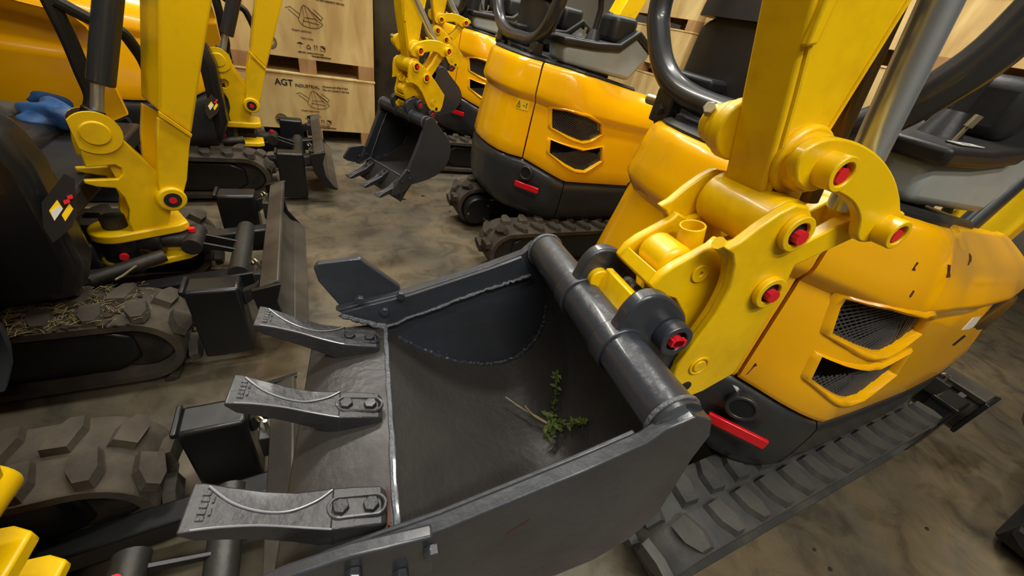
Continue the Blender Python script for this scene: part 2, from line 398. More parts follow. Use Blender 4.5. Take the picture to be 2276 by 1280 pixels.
# reflector strip, cast eye
ra, rb = V((.846,.312,.458)), V((.932,.198,.459)); rd = (rb-ra).normalized(); rn = rd.cross(V((0,0,1))).normalized()
if rn.dot(V((-1,-1,0))) < 0: rn = -rn
tb(MB().obox((ra+rb)/2+rn*.008, rd*(rb-ra).length/2, V((0,0,.015)), rn*.006), 'reflector', 'reflector_red', bevel=.003)
tb(MB().obox((ra+rb)/2+rn*.004-V((0,0,.019)), rd*(rb-ra).length/2*.97, V((0,0,.005)), rn*.007), 'reflector_ledge', 'counterweight_paint', bevel=.002)
ec = V((.872,.268,.528))+rn*.002
tb(MB().ring(ec-rn*.02, ec+rn*.004, .037, .027), 'lifting_eye', 'counterweight_paint', bevel=.003)
tb(MB().cyl(ec-rn*.02, ec+rn*.001, .027), 'lifting_eye_bore', 'void_black')
# deck on top of the hood
top_t = [(-T_END*.72)+(T_END*.72*2)*i/60 for i in range(61)]
ring0 = [hood_pt(t, 1, .0) for t in top_t]
mb = MB()
nr = len(ring0)
def deck_ring(ins, dz): return [hood_pt(t, 1, ins)+V((0,0,dz)) for t in top_t]
mb.grid([deck_ring(-.002,-.02), deck_ring(-.002,.006), deck_ring(.012,.014), deck_ring(.035,.012)])
last = deck_ring(.035,.012)
mb.add(last, [tuple(range(len(last)))])
tb(mb, 'deck_trim', 'black_plastic', ang=40)
tb(MB().box((.93,.37,1.0),(1.30,.96,1.055)), 'seat_platform', 'black_plastic', bevel=.012)
# front floor, front cowl
tb(MB().box((1.3,.22,.5),(1.86,1.02,.56)), 'cab_floor', 'black_plastic', bevel=.01)
tb(MB().prism([(1.60,.30),(1.84,.32),(1.88,.42),(1.885,.70),(1.86,.80),(1.74,.82),(1.62,.70)], lambda a,b,t: V((a,t,b)), .192, .31), 'front_cowl', 'black_paint', bevel=.03, seg=3)
tb(MB().prism([(1.50,.32),(1.66,.34),(1.69,.45),(1.685,.60),(1.56,.62)], lambda a,b,t: V((a,t,b)), .58, 1.05), 'front_cowl', 'black_paint', bevel=.03, seg=3)
# seat
def seat_back(y0, y1, z0, z1, x0, lean):
    rows = []; n = 22; rw = (y1-y0)/2; c = (y0+y1)/2
    for i in range(15):
        f = i/14; z = z0+(z1-z0)*f; ins = .0+.05*max(0,(f-.8)/.2)**2; x = x0+lean*f; r = []
        for k in range(n):
            a = 2*math.pi*k/n; ca, sa = math.cos(a), math.sin(a)
            e = .45
            yy = c+(rw-ins)*math.copysign(abs(sa)**e, sa); xx = x+.052*math.copysign(abs(ca)**e, ca)
            r.append(V((xx, yy, z + (.012*math.sin(f*9) if 0 else 0))))
        rows.append(r)
    mb = MB().grid(rows, closed=True); N = len(mb.v)
    mb.f.append(tuple(range(n-1,-1,-1))); mb.f.append(tuple(range(N-n, N))); return mb
tb(seat_back(.645,1.005,1.09,1.29,1.05,.01), 'seat_back', 'seat_vinyl', ang=60)
tb(seat_back(.635,1.015,1.285,1.52,1.045,.03), 'seat_headrest', 'seat_vinyl', ang=60)
tb(MB().box((1.05,.65,1.06),(1.40,1.0,1.15)), 'seat_cushion', 'seat_vinyl', bevel=.03, seg=4)
# U-shaped rear guard frame
xu = .895
UP = [(1.06,1.62),(1.053,1.46),(1.045,1.287),(1.012,1.217),(.955,1.155),(.885,1.117),(.79,1.10),(.65,1.098),(.535,1.10),(.455,1.122),(.392,1.165),(.345,1.225),(.312,1.30),(.292,1.46),(.285,1.62)]
tb(MB().tube(smooth_path([(xu,y,z) for y,z in UP], 5), .031, 18), 'guard_frame', 'frame_tube')
for y in (.885,.46):
    tb(MB().box((xu-.022,y-.035,1.02),(xu+.022,y+.035,1.105)), 'frame_mount', 'black_paint', bevel=.006)
    tb(MB().cyl((xu-.022,y,1.055),(xu-.036,y,1.055),.013,6), 'mount_bolt', 'dark_steel')
tb(MB().cyl((xu,.915,1.068),(xu,.965,1.066),.014,16), 'latch_pin', 'zinc')
for (x, y) in ((.865,.80),(.862,.70),(.868,.55)):
    tb(MB().cyl((x,y,1.035),(x,y,1.062),.011,6), 'deck_bolt', 'dark_steel')
# right console: grey box, black tray, levers
CP = [(.960,1.122),(.973,1.046),(1.212,1.028),(1.377,1.016),(1.459,1.129),(1.465,1.146),(1.347,1.207),(1.265,1.138),(1.121,1.126)]
TP = [(.945,1.118),(1.125,1.120),(1.268,1.132),(1.35,1.20),(1.475,1.14),(1.485,1.165),(1.35,1.235),(1.255,1.165),(1.12,1.152),(.94,1.150)]
for s_, nm in ((1,'console'),(-1,'console')):
    fy = (lambda a,b,t: V((a,t,b))) if s_ == 1 else (lambda a,b,t: V((a,1.30-t,b)))
    c = tb(MB().prism(CP, fy, .305, .47), nm, 'console_grey', bevel=.018, seg=3)
    tb(MB().prism(TP, fy, .290, .485), 'console_tray', 'black_plastic', bevel=.010, seg=3)
    yy = .40 if s_ == 1 else .90
    tb(MB().cyl((1.16,yy,1.15),(1.16,yy,1.20),.04,16,.022).tube([(1.16,yy,1.19),(1.165,yy,1.28),(1.15,yy,1.33)],.014,10).tube([(1.15,yy,1.32),(1.142,yy,1.36),(1.138,yy,1.42)],.024,12), 'joystick', 'black_plastic')
    tb(MB().box((1.22,yy-.07,1.16),(1.36,yy+.075,1.275)), 'control_pod', 'black_plastic', bevel=.025, seg=3)
    tb(MB().tube([(1.06,yy-.06,1.15),(1.066,yy-.062,1.185)],.0035,8).cyl((1.065,yy-.062,1.18),(1.069,yy-.064,1.20),.007,10), 'small_lever', 'zinc')
tb(MB().obox((1.075,.325,1.1525),(.055,0,0),(0,.012,0),(0,0,.001)), 'switch_label', 'black_paint', smooth=False)
lab = MB()
for a in (-.05,.05): lab.obox((1.075+a,.325,1.154),(.0015,0,0),(0,.011,0),(0,0,.0006))
for a in (-.0105,.0105): lab.obox((1.075,.325+a,1.154),(.0515,0,0),(0,.001,0),(0,0,.0006))
for a in (-.032,.03): lab.obox((1.075+a,.325,1.154),(.010,0,0),(0,.004,0),(0,0,.0006))
lab.obox((1.073,.325,1.154),(.008,0,0),(0,.0012,0),(0,0,.0006))
tb(lab, 'switch_label_print', 'sticker_white', smooth=False)
# undercarriage
def track_loop(n=120):
    xr, xf, zc, rr = .78, 1.93, .147, .122; pts = []
    L = xf-xr; per = 2*L+2*math.pi*rr
    for i in range(n):
        s = per*i/n
        if s < L: p, nn = V((xr+s, 0, zc+rr)), V((0,0,1))
        elif s < L+math.pi*rr:
            a = (s-L)/rr; p, nn = V((xf+rr*math.sin(a), 0, zc+rr*math.cos(a))), V((math.sin(a),0,math.cos(a)))
        elif s < 2*L+math.pi*rr: p, nn = V((xf-(s-L-math.pi*rr), 0, zc-rr)), V((0,0,-1))
        else:
            a = (s-2*L-math.pi*rr)/rr; p, nn = V((xr-rr*math.sin(a), 0, zc-rr*math.cos(a))), V((-math.sin(a),0,-math.cos(a)))
        pts.append((p, nn))
    return pts, per
LOOP, PER = track_loop(); LUGN = 30; LUGL, _ = track_loop(LUGN)
def lug_mesh(mirror, m):
    P = [(-.030,.008),(.018,.004),(.034,.058),(.026,.092),(-.002,.092),(-.026,.056)]
    if mirror: P = [(x+.054,-y) for x,y in P]
    Q = scale_poly(P, -.005)
    mb = MB(); n = len(P)
    mb.add([V((x,y,-.004)) for x,y in P]+[V((x,y,.020)) for x,y in Q], [tuple(range(n,2*n)), tuple(range(n-1,-1,-1))]+[(i,(i+1)%n,n+(i+1)%n,n+i) for i in range(n)])
    return mb.mesh('tread_lug', m, smooth=False)
LUG = {k: (lug_mesh(False, k), lug_mesh(True, k)) for k in ('rubber_clean','rubber_dusty','rubber_dark')}
TRK = {'near': (.085,.275), 'far': (.66,.85)}
def make_track(y0, y1, m, parent):
    yc = (y0+y1)/2; rows = []
    for (yy, o) in ((y0,0),(y0,-.004),(y0+.006,0),(y1-.006,0),(y1,-.004),(y1,-.026),(y1-.05,-.028),(y1-.05,-.044),(y0+.05,-.044),(y0+.05,-.028),(y0,-.026)):
        rows.append([V((p.x, yy, p.z))+nn*o for p, nn in LOOP])
    mb = MB(); N = len(LOOP); rows2 = [[rows[j][i] for j in range(1, len(rows))] for i in range(N)]
    rows2.append(rows2[0]); mb.grid(rows2, closed=True)
    t = mb.build('track', m, parent, org=C0, ang=40)
    for i, (p, nn) in enumerate(LUGL):
        if nn.z < -.75: continue
        ax = V((0,1,0)).cross(nn)
        for k in (0,1):
            o = bpy.data.objects.new('tread_lug', LUG[m][k]); COL.objects.link(o); o.parent = t
            mt = Matrix.Identity(4)
            for r in range(3): mt[r][0] = ax[r]; mt[r][1] = (0,1,0)[r]; mt[r][2] = nn[r]; mt[r][3] = (V((p.x,yc,p.z))-C0)[r]
            o.matrix_basis = mt
    return t
for (y0, y1) in TRK.values():
    a, b = y0+.012, y1-.012
    tb(MB().prism([(.80,.10),(.86,.055),(1.86,.055),(1.93,.10),(1.93,.19),(1.86,.225),(.86,.225),(.80,.19)], lambda u,v,t: V((u,t,v)), a+.02, b-.02), 'track_frame', 'black_paint', bevel=.012)
    for xx, rr in ((.78,.095),(1.93,.09)):
        tb(MB().cyl((xx,a+.03,.147),(xx,b-.03,.147),rr,24), 'track_wheel', 'dark_steel', bevel=.006)
cy0 = .60
tb(MB().prism([(.78+.088*math.cos(x),.142+.088*math.sin(x)) for x in [R(60+i*12) for i in range(21)]]+[(.86,.06),(.88,.22)], lambda u,v,t: V((u,t,v)), cy0, .67), 'motor_cover', 'black_paint', bevel=.008)
for ang in (35,190,-50):
    x, z = .78+.07*math.cos(R(ang)), .142+.07*math.sin(R(ang))
    tb(MB().cyl((x,cy0,z),(x,cy0-.008,z),.007,8), 'cover_bolt', 'zinc')
tb(MB().box((1.0,.27,.12),(1.75,.67,.25)), 'chassis', 'black_paint', bevel=.02)
tb(MB().cyl((1.42,.50,.25),(1.42,.55,.30),.24,32).cyl((1.42,.55,.30),(1.42,.58,.52),.22,32), 'slew_ring', 'black_paint')
# dozer blade, kept apart because every machine carries it at its own height
BLADE = []
def bb_(mb, name, m, bevel=0, **k):
    o = mb.build(name, m, None, bevel, org=C0, **k); BLADE.append(o); return o
def bfy(a, b, t): return V((a, t, b))
BY0, BY1 = .065, .85
PROF = [(2.345,.315),(2.325,.275),(2.318,.225),(2.325,.175),(2.35,.13),(2.39,.095)]
mb = MB(); rw = [[V((x, y, z)) for x, z in PROF] for y in (BY0,BY1)]; bk = [[V((x-.014, y, z)) for x, z in PROF] for y in (BY0,BY1)]
mb.shell(rw, bk)
bb_(mb, 'dozer_blade', 'grey_blade', bevel=.003)
bb_(MB().prism([(2.29,.30),(2.345,.325),(2.352,.312),(2.345,.30),(2.30,.272)], bfy, BY0, BY1), 'blade_top_rail', 'grey_blade', bevel=.004)
bb_(MB().obox((2.382,(BY0+BY1)/2,.098),(.022,0,-.018),(0,(BY1-BY0)/2,0),(.006,0,.006)), 'cutting_edge', 'grey_blade', bevel=.003)
for y in (BY0-.015,BY1):
    bb_(MB().prism([(2.27,.30),(2.355,.32),(2.335,.25),(2.345,.17),(2.40,.08),(2.33,.10),(2.28,.20)], bfy, y, y+.015), 'blade_end_plate', 'black_paint', bevel=.003)
for y in (.29,.60):
    bb_(MB().prism([(1.86,.165),(2.30,.215),(2.32,.19),(2.32,.145),(1.86,.10)], bfy, y, y+.055), 'blade_arm', 'black_paint', bevel=.006)
bb_(MB().cyl((2.20,.30,.20),(2.20,.64,.20),.032,20), 'blade_cross_tube', 'slate_worn')
YB = .46
for s_ in (-1,1):
    bb_(MB().prism([(2.05,.275),(2.21,.22),(2.21,.205),(2.05,.245)], bfy, YB+s_*.03-.005, YB+s_*.03+.005), 'cylinder_lug', 'black_paint', bevel=.002)
bb_(MB().cyl((1.66,YB,.275),(1.98,YB,.262),.048,20), 'blade_cylinder', 'black_paint', bevel=.006)
bb_(MB().cyl((1.98,YB,.262),(2.07,YB,.258),.030,16), 'cylinder_rod', 'dark_steel')
bb_(MB().cyl((2.065,YB-.06,.258),(2.065,YB+.06,.258),.030,16), 'rod_eye', 'dark_steel')
bb_(MB().cyl((2.065,YB,.29),(2.065,YB,.303),.011,12), 'grease_plug', 'red_cap')
bb_(MB().tube(smooth_path([(1.62,YB-.09,.28),(1.74,YB-.13,.23),(1.86,YB-.12,.22),(1.96,YB-.06,.235)],5),.013,8), 'blade_hose', 'black_plastic')
for y0, y1, nm in ((.085,.165,0),(.755,.84,1)):
    bx = bb_(MB().box((2.095,y0,.015),(2.235,y1,.29)), 'blade_extension', 'black_paint', bevel=.010)
    bb_(MB().box((2.087,y0-.002,.280),(2.099,y1+.002,.296)), 'extension_flange', 'black_paint', bevel=.003)
    bb_(MB().prism([(2.235,.255),(2.27,.27),(2.285,.285),(2.285,.225),(2.26,.22),(2.235,.20)], bfy, (y0+y1)/2-.012, (y0+y1)/2+.012), 'extension_hinge', 'slate_worn', bevel=.003)
    yy = y1+.03 if nm == 0 else y0-.03
    bb_(MB().box((2.265,yy-.03,.21),(2.30,yy+.03,.285)), 'hinge_bracket', 'slate_worn', bevel=.003)
    bb_(MB().cyl((2.283,yy,.28),(2.283,yy,.315),.005,8), 'lock_pin', 'zinc')
    bb_(MB().tube(smooth_path([(2.283,yy,.31),(2.272,yy+.012,.318),(2.262,yy+.02,.31),(2.268,yy+.012,.30)],4),.0028,6), 'pin_ring', 'zinc')

# ------------------------------------------------------------------ swing bracket and boom, traced on the middle left-hand machine
A2 = V((-.60,1.545,0)); YAW2 = .446
B_E1 = V((math.cos(YAW2), math.sin(YAW2), 0)); B_E3 = V((-math.sin(YAW2), math.cos(YAW2), 0))
def bt(pts, lat):                                  # pixels -> (r,z) in the plane of the boom, lat = sideways offset
    out = []
    for px, py in pts:
        p = plane_pt(px, py, A2+B_E3*lat, B_E3)-A2; out.append((p.dot(B_E1), p.z))
    return out
def bf(a, b, t): return V((a, t, b))               # local frame of the boom assembly: x forward, y left, z up
BOOM = []                                          # meshes to be placed on every machine
def bo(mb, name, m, bevel=0, **k):
    o = mb.build(name, m, None, bevel, **k); BOOM.append(o); return o
BR = bt([(172,270),(228,268),(252,288),(300,338),(345,378),(362,400),(380,470),(370,520),(300,522),(286,492),(288,465),(276,438),(256,418),(215,415),(188,408),(187,401),(262,398),(272,387),(270,374),(255,366),(190,372),(180,340)], -.06)
bo(MB().prism(BR, bf, -.062, -.044).prism(BR, bf, .044, .062), 'swing_bracket', 'arm_yellow', .003)
zz = [p[1] for p in BR]
web = bt([(232,300),(345,400),(372,470),(300,470),(280,430),(230,350)], -.06)
bo(MB().prism(web, bf, -.045, .045), 'bracket_web', 'arm_yellow', .003)
pc = bt([(212,297)], -.07)[0]; bp = bt([(380,440)], -.08)[0]
bo(MB().cyl((pc[0],-.072,pc[1]),(pc[0],.072,pc[1]),.034,24), 'bracket_pin', 'arm_yellow', .004)
bo(MB().prism([(pc[0]+.058*math.cos(a), pc[1]+.058*math.sin(a)) for a in [R(-140+i*14) for i in range(21)]]+[(pc[0]-.045,pc[1]+.05)], bf, -.068, -.06), 'pin_plate', 'arm_yellow', .002)
fk = [(-.02+.07*math.cos(a), .07*math.sin(a)) for a in [R(90+i*12) for i in range(16)]]+[(.13,-.075),(.16,-.06),(.16,.06),(.13,.075)]
bo(MB().prism(fk, lambda a,b,t: V((a,b,t)), .365, .395).prism(fk, lambda a,b,t: V((a,b,t)), .255, .28), 'bracket_fork', 'arm_yellow', .005)
bo(MB().cyl((-.02,0,.22),(-.02,0,.43),.032,20), 'swing_pin', 'dark_steel')
bo(MB().cyl((-.02,0,.28),(-.02,0,.365),.058,24), 'swing_post', 'black_paint', .006)
bo(MB().cyl((-.035,-.058,.315),(-.037,-.07,.315),.012,10), 'grease_plug', 'red_cap')
bo(MB().prism([(-.09,.27),(-.30,.24),(-.30,.42),(-.09,.37)], bf, -.05, .05), 'swing_frame', 'black_paint', .01)
bo(MB().cyl((-.20,-.11,.28),(.06,-.085,.30),.022,16), 'swing_cylinder_rod', 'dark_steel')
# lower boom cheeks and boom box
CH = bt([(352,262),(425,300),(421,330),(416,400),(408,432),(396,452),(380,462),(362,455),(353,438),(352,400),(348,330)], -.085)
bo(MB().prism(CH, bf, -.086, -.066).prism(CH, bf, .066, .086), 'boom_cheek', 'arm_yellow', .003)
BX = bt([(352,0),(474,0),(452,130),(427,298),(352,246)], -.086)
slope_l = (BX[0][0]-BX[-1][0])/(BX[0][1]-BX[-1][1]); slope_r = (BX[1][0]-BX[3][0])/(BX[1][1]-BX[3][1])
r0, zt0 = BX[0]; r1, zt1 = BX[1]
top = [(r0+.05,1.35),(r0+.16,1.62),(r0+.34,1.86),(r0+.60,1.98),(r0+.80,1.96),(r0+.84,1.84),(r0+.62,1.82),(r0+.44,1.70),(r1+.17,1.50),(r1+.075,1.28)]
BX = [BX[4],BX[0]]+top+[BX[1],BX[2],BX[3]]
bo(MB().prism(BX, bf, -.086, .086), 'boom', 'arm_yellow', .008, seg=3)
fl = bt([(330,0),(353,0),(352,262),(334,262)], -.086)
ri = bt([(352,246),(427,298),(425,306),(352,258)], -.09)
bo(MB().prism(ri, bf, -.094, -.084), 'weld_seam', 'arm_yellow', .002)
bo(MB().cyl((bp[0],-.098,bp[1]),(bp[0],.098,bp[1]),.040,28), 'pivot_boss', 'arm_yellow', .005)
bo(MB().cyl((bp[0],-.101,bp[1]),(bp[0],-.09,bp[1]),.024,20), 'pivot_pin', 'dark_steel')
bo(MB().cyl((bp[0],-.103,bp[1]),(bp[0],-.095,bp[1]),.011,10), 'grease_plug', 'red_cap')
ct, cb, ce = bt([(243,-20)], 0)[0], bt([(224,186)], 0)[0], bt([(215,258)], 0)[0]
dct = V((ct[0]-cb[0],0,ct[1]-cb[1])).normalized()
bo(MB().cyl((cb[0],0,cb[1]), V((cb[0],0,cb[1]))+dct*.55, .031, 24), 'lift_cylinder', 'frame_tube', .005)
bo(MB().cyl((ce[0],0,ce[1]),(cb[0],0,cb[1]+.02),.0145,18), 'lift_cylinder_rod', 'chrome')
bo(MB().cyl((pc[0],-.04,pc[1]),(pc[0],.04,pc[1]),.042,20).cyl((pc[0],0,pc[1]),(ce[0],0,ce[1]+.02),.026,16), 'rod_clevis', 'black_paint', .004)
h1 = bt([(95,-30),(150,80),(185,165),(205,215),(200,250)], .12)
bo(MB().tube(smooth_path([V((a,.12,b)) for a,b in h1],4),.020,10), 'hydraulic_hose', 'black_plastic')
h2 = bt([(120,0),(205,45),(265,68),(295,100),(325,150),(345,230)], .10)
bo(MB().tube(smooth_path([V((a,.10,b)) for a,b in h2],4),.016,10), 'hydraulic_hose', 'black_plastic')

# ------------------------------------------------------------------ arm, coupler and bucket, traced on the nearest machine
DB = ray(815, 35); E1 = DB.cross(V((0,0,1))).normalized(); E2 = E1.cross(DB)
def uv(px, py, s):
    p = plane_pt(px, py, DB*s, DB); return (p.dot(E1), p.dot(E2))
def UVS(P, s): return [uv(x, y, s) for x, y in P]
def kf(a, b, t): return V((a, t, b))               # model frame: x = reach, y = width, z = up
KIT = {'bucket': [], 'arm': [], 'link': []}
def ko(mb, grp, name, m, bevel=0, parent=None, **k):
    o = mb.build(name, m, parent, bevel, **k)
    if parent is None: KIT[grp].append(o)
    return o
def round_poly(P, n=3):
    m = len(P); out = []
    for i in range(m):
        p0, p1, p2, p3 = [V((*P[(i+k)%m],0)) for k in (-1,0,1,2)]
        for k in range(n):
            t = k/n; q = .5*((2*p1)+(p2-p0)*t+(2*p0-5*p1+4*p2-p3)*t*t+(3*p1-p0-3*p2+p3)*t**3); out.append((q.x,q.y))
    return out
S0, S1 = .14, .56
prof = [(.017,.684),(.06,.649),(.104,.616),(.165,.582),(.225,.563),(.285,.563),(.33,.586),(.355,.626),(.365,.676),(.36,.726),(.345,.776),(.322,.83)]
pf = smooth_path([V((a,0,b)) for a,b in prof], 4)
nrm = []
for i in range(len(pf)):
    d = (pf[min(i+1,len(pf)-1)]-pf[max(i-1,0)]).normalized(); nrm.append(V((d.z,0,-d.x)))
inner = [[p+V((0,s,0)) for p in pf] for s in (S0,S1)]; outer = [[p+n*.012+V((0,s,0)) for p, n in zip(pf,nrm)] for s in (S0,S1)]
bucket = ko(MB().shell(inner, outer), 'bucket', 'bucket', 'slate_worn', ang=40)
def bk_(mb, name, m, bevel=0, **k): return ko(mb, 'bucket', name, m, bevel, parent=bucket, **k)
bk_(MB().prism([(-.115,.650),(-.115,.662),(-.066,.684),(.017,.692),(.020,.672),(-.06,.664)], kf, S0-.01, S1+.01), 'cutting_lip', 'slate_worn', .003)
SP = [(-.070,.733),(.0,.752),(.06,.768),(.13,.794),(.21,.824),(.280,.854),(.298,.874),(.33,.888),(.360,.876),(.374,.845),(.370,.80),(.374,.72),(.376,.665),(.349,.604),(.30,.566),(.24,.550),(.165,.566),(.10,.604),(.05,.642),(.012,.674)]
for a, b in ((S0-.018,S0),(S1,S1+.018)):
    bk_(MB().prism(SP, kf, a, b), 'side_plate', 'slate_paint', .0025)
DBL = [(-.06,.732),(.0,.750),(.06,.766),(.13,.792),(.21,.822),(.276,.850),(.303,.808),(.248,.788),(.185,.765),(.106,.732),(.022,.696)]
bk_(MB().prism(DBL, kf, S1-.008, S1), 'side_doubler', 'slate_paint', .002)
bk_(MB().prism(DBL, kf, S0, S0+.006), 'side_doubler', 'slate_paint', .002)
def bead(path, r, j=.0016):
    P = smooth_path([V(p) for p in path], 10)
    return MB().tube([p+V((random.uniform(-j,j),random.uniform(-j,j),random.uniform(-j,j))) for p in P], r, 8, rs=[r*random.uniform(.8,1.25) for _ in P])
bk_(bead([(.022,S1-.009,.696),(.106,S1-.009,.732),(.185,S1-.009,.765),(.248,S1-.009,.788),(.303,S1-.009,.808)], .0032), 'weld_bead', 'weld')
bk_(bead([(.0175,S0,.692),(.0175,.35,.6925),(.0175,S1,.692)], .0042, .0008), 'weld_bead', 'weld')
bk_(bead([(-.06,S1-.004,.727),(-.02,S1-.006,.708),(.02,S1-.006,.692)], .006), 'weld_bead', 'weld')
bk_(bead([(p.x-.002,S1-.004,p.z+.002) for p in pf[3:-6:3]], .0045), 'weld_bead', 'slate_paint')
TU = (.325,.862)
bk_(MB().cyl((TU[0],S0-.005,TU[1]),(TU[0],S1+.005,TU[1]),.034,32), 'top_tube', 'slate_paint')
for s in (.258,.388):
    bk_(MB().ring((TU[0],s,TU[1]),(TU[0],s+.030,TU[1]),.0385,.030,32), 'tube_collar', 'slate_paint', .002)
bk_(MB().ring((TU[0],S0+.001,TU[1]),(TU[0],S0+.006,TU[1]),.037,.030,32), 'tube_weld', 'weld', .001)
bk_(MB().ring((TU[0],S1-.006,TU[1]),(TU[0],S1-.001,TU[1]),.037,.030,32), 'tube_weld', 'weld', .001)
EAR = UVS([(1330,778),(1372,737),(1402,692),(1440,662),(1482,660),(1515,685),(1527,716),(1512,770),(1502,812),(1504,845),(1487,868),(1455,874),(1420,850),(1385,815),(1350,802)], .262)
EAR = round_poly(EAR)
for a in (.262,.392):
    bk_(MB().prism(EAR, kf, a, a+.022), 'coupler_ear', 'slate_paint', .004)
pA, pB = uv(1484,738,.262), uv(1463,848,.262)
for p in (pA, pB):
    bk_(MB().cyl((p[0],.27,p[1]),(p[0],.41,p[1]),.019,20), 'ear_pin', 'dark_steel')
    bk_(MB().ring((p[0],.262,p[1]),(p[0],.240,p[1]),.026,.016,24).cyl((p[0],.262,p[1]),(p[0],.248,p[1]),.017,20), 'pin_boss', 'slate_paint', .002)
    bk_(MB().cyl((p[0],.25,p[1]),(p[0],.236,p[1]),.009,8).obox((p[0],.24,p[1]),(.012,0,0),(0,.004,0),(0,0,.005)), 'grease_plug', 'red_cap')
for s in (.262,.392):
    bk_(MB().cyl((pA[0],s+.03,pA[1]),(pA[0],s+.045 if s > .3 else s+.02,pA[1]),.03,20), 'ear_washer', 'slate_paint', .002)
# teeth: tapered cast points with a slotted shank and two bolt heads
def tooth(s):
    mb = MB()
    # stations along the tooth: (u, v_top, v_bottom, half width)
    ST = [(-.180,.769,.764,.0255),(-.170,.767,.748,.0245),(-.15,.758,.734,.0215),(-.12,.743,.714,.0190),(-.09,.728,.695,.0198),(-.064,.719,.680,.0232),(-.052,.716,.674,.0250)]
    rows = [[V((u,s-h,b)),V((u,s+h,b)),V((u,s+h,t)),V((u,s-h,t))] for u,t,b,h in ST]
    mb.grid(rows, closed=True, flip=True); mb.f.append((0,1,2,3)); n = len(mb.v); mb.f.append((n-1,n-2,n-3,n-4))
    t = bk_(mb, 'tooth', 'cast_paint', .002, ang=28)
    # shank behind the point
    sh = MB(); rows = [[V((u,s-h,b)),V((u,s+h,b)),V((u,s+h,tt)),V((u,s-h,tt))] for u,tt,b,h in ((-.054,.7155,.682,.0245),(-.03,.711,.684,.0245),(-.0,.703,.688,.024),(.006,.697,.688,.021))]
    sh.grid(rows, closed=True, flip=True); sh.f.append((0,1,2,3)); n = len(sh.v); sh.f.append((n-1,n-2,n-3,n-4))
    bk_(sh, 'tooth_shank', 'cast_paint', .002, ang=28)
    # raised rim of the slot
    rim = []
    for i in range(24):
        a = 2*math.pi*i/24; cxx = -.026+.019*(1 if math.cos(a) > 0 else -1); rim.append((cxx+.0125*math.cos(a), .0125*math.sin(a)))
    pts = [V((a, s+b, .7095-.2*(a+.03)+.001)) for a, b in rim]
    bk_(MB().tube(pts+[pts[0]], .0026, 6), 'shank_rim', 'cast_paint')
    for du in (-.043,-.010):
        bk_(MB().cyl((du,s,.702-.2*(du+.03)),(du-.001,s,.716-.2*(du+.03)),.0095,6), 'tooth_bolt', 'cast_paint', .0012)
    # side ridges (edge highlight painted as a pale colour) and cast letters near the tip
    rd = [(u, v, h) for u, v, _, h in ST[1:]]
    arc = [(-.166,.7665,.020),(-.145,.7565,.004),(-.12,.7440,-.004),(-.095,.7315,-.003),(-.07,.7225,.008),(-.054,.7180,.021)]
    bk_(MB().tube(smooth_path([V((u,s+h,v)) for u,v,h in arc],5), .0012, 6), 'cast_ridge', 'edge_glint')
    bk_(MB().tube(smooth_path([V((u,s-h+.001,v)) for u,v,h in rd],4), .0011, 6), 'cast_ridge', 'edge_glint')
    lt = MB()
    for i, dy in enumerate((-.016,-.008,0,.008,.016)):
        k = .0024
        lt.obox((-.1655,s+dy*.8,.7658),(.0032,0,-.0012),(0,k,0),(0,0,.0012)); 
        if i % 2: lt.obox((-.159,s+dy*.8,.7632),(.0010,0,-.0004),(0,.0034,0),(0,0,.0012))
    bk_(lt, 'cast_letters', 'cast_letters', .0006)
    return t
for s in (.508,.352,.198): tooth(s)
bk_(MB().obox((.0085,.198,.694),(.0012,0,0),(0,.024,0),(0,0,.003)), 'rust_mark', 'rust')
bk_(MB().prism([(.135,.722),(.158,.742),(.160,.746),(.150,.736)], kf, S0-.0188, S0-.0176), 'rust_mark', 'rust')
# side cutters with bolts
CF = UVS([(697,592),(705,582),(800,570),(888,633),(900,700),(790,715),(745,664),(708,622)], .585)
CN = [(-.125,.757),(-.08,.777),(-.027,.789),(.047,.79),(.051,.715),(-.04,.695),(-.115,.735)]
bk_(MB().prism(CF, kf, S1+.018, S1+.032), 'side_cutter', 'slate_paint', .003)
CR = [(-.10,.823),(-.02,.842),(.004,.815),(-.09,.797)]
bk_(MB().prism(CN, kf, S0-.032, S0-.018), 'side_cutter', 'slate_paint', .003)
for px, py in ((890,655),(855,690),(800,665)):
    a, b = uv(px, py, S1-.01)
    bk_(MB().cyl((a,S1-.008,b),(a,S1-.018,b),.0085,6), 'side_bolt', 'slate_paint', .001)
    bk_(MB().cyl((a,S0-.032,b),(a,S0-.042,b),.0085,6), 'side_bolt', 'slate_paint', .001)
# coupler
MP = UVS([(1616,556),(1645,540),(1690,505),(1735,474),(1772,455),(1800,460),(1808,486),(1796,530),(1775,575),(1745,640),(1690,735),(1632,830),(1562,870),(1520,887),(1500,872),(1496,842),(1508,812),(1545,762),(1590,702),(1622,642),(1632,592),(1628,566)], .248)
SPL = UVS([(1472,612),(1500,592),(1582,548),(1600,532),(1625,545),(1700,520),(1700,640),(1600,760),(1520,850),(1505,805),(1500,760),(1520,700),(1500,665),(1462,655),(1448,640)], .285)
coup = ko(MB().prism(MP, kf, .248, .262), 'bucket', 'quick_coupler', 'arm_yellow', .003)
def cp_(mb, name, m, bevel=0, **k): return ko(mb, 'bucket', name, m, bevel, parent=coup, **k)
cp_(MB().prism(SPL, kf, .285, .299), 'inner_plate', 'arm_yellow', .003)
cp_(MB().prism(SPL, kf, .372, .386), 'inner_plate', 'arm_yellow', .003)
FARP = [(a,b) for a,b in MP]
cp_(MB().prism(FARP, kf, .386, .400), 'outer_plate', 'arm_yellow', .003)
p3, p4 = uv(1762,515,.248), uv(1702,645,.248); p5 = uv(1553,812,.248); p6 = uv(1523,858,.248); p7 = uv(1555,607,.285)
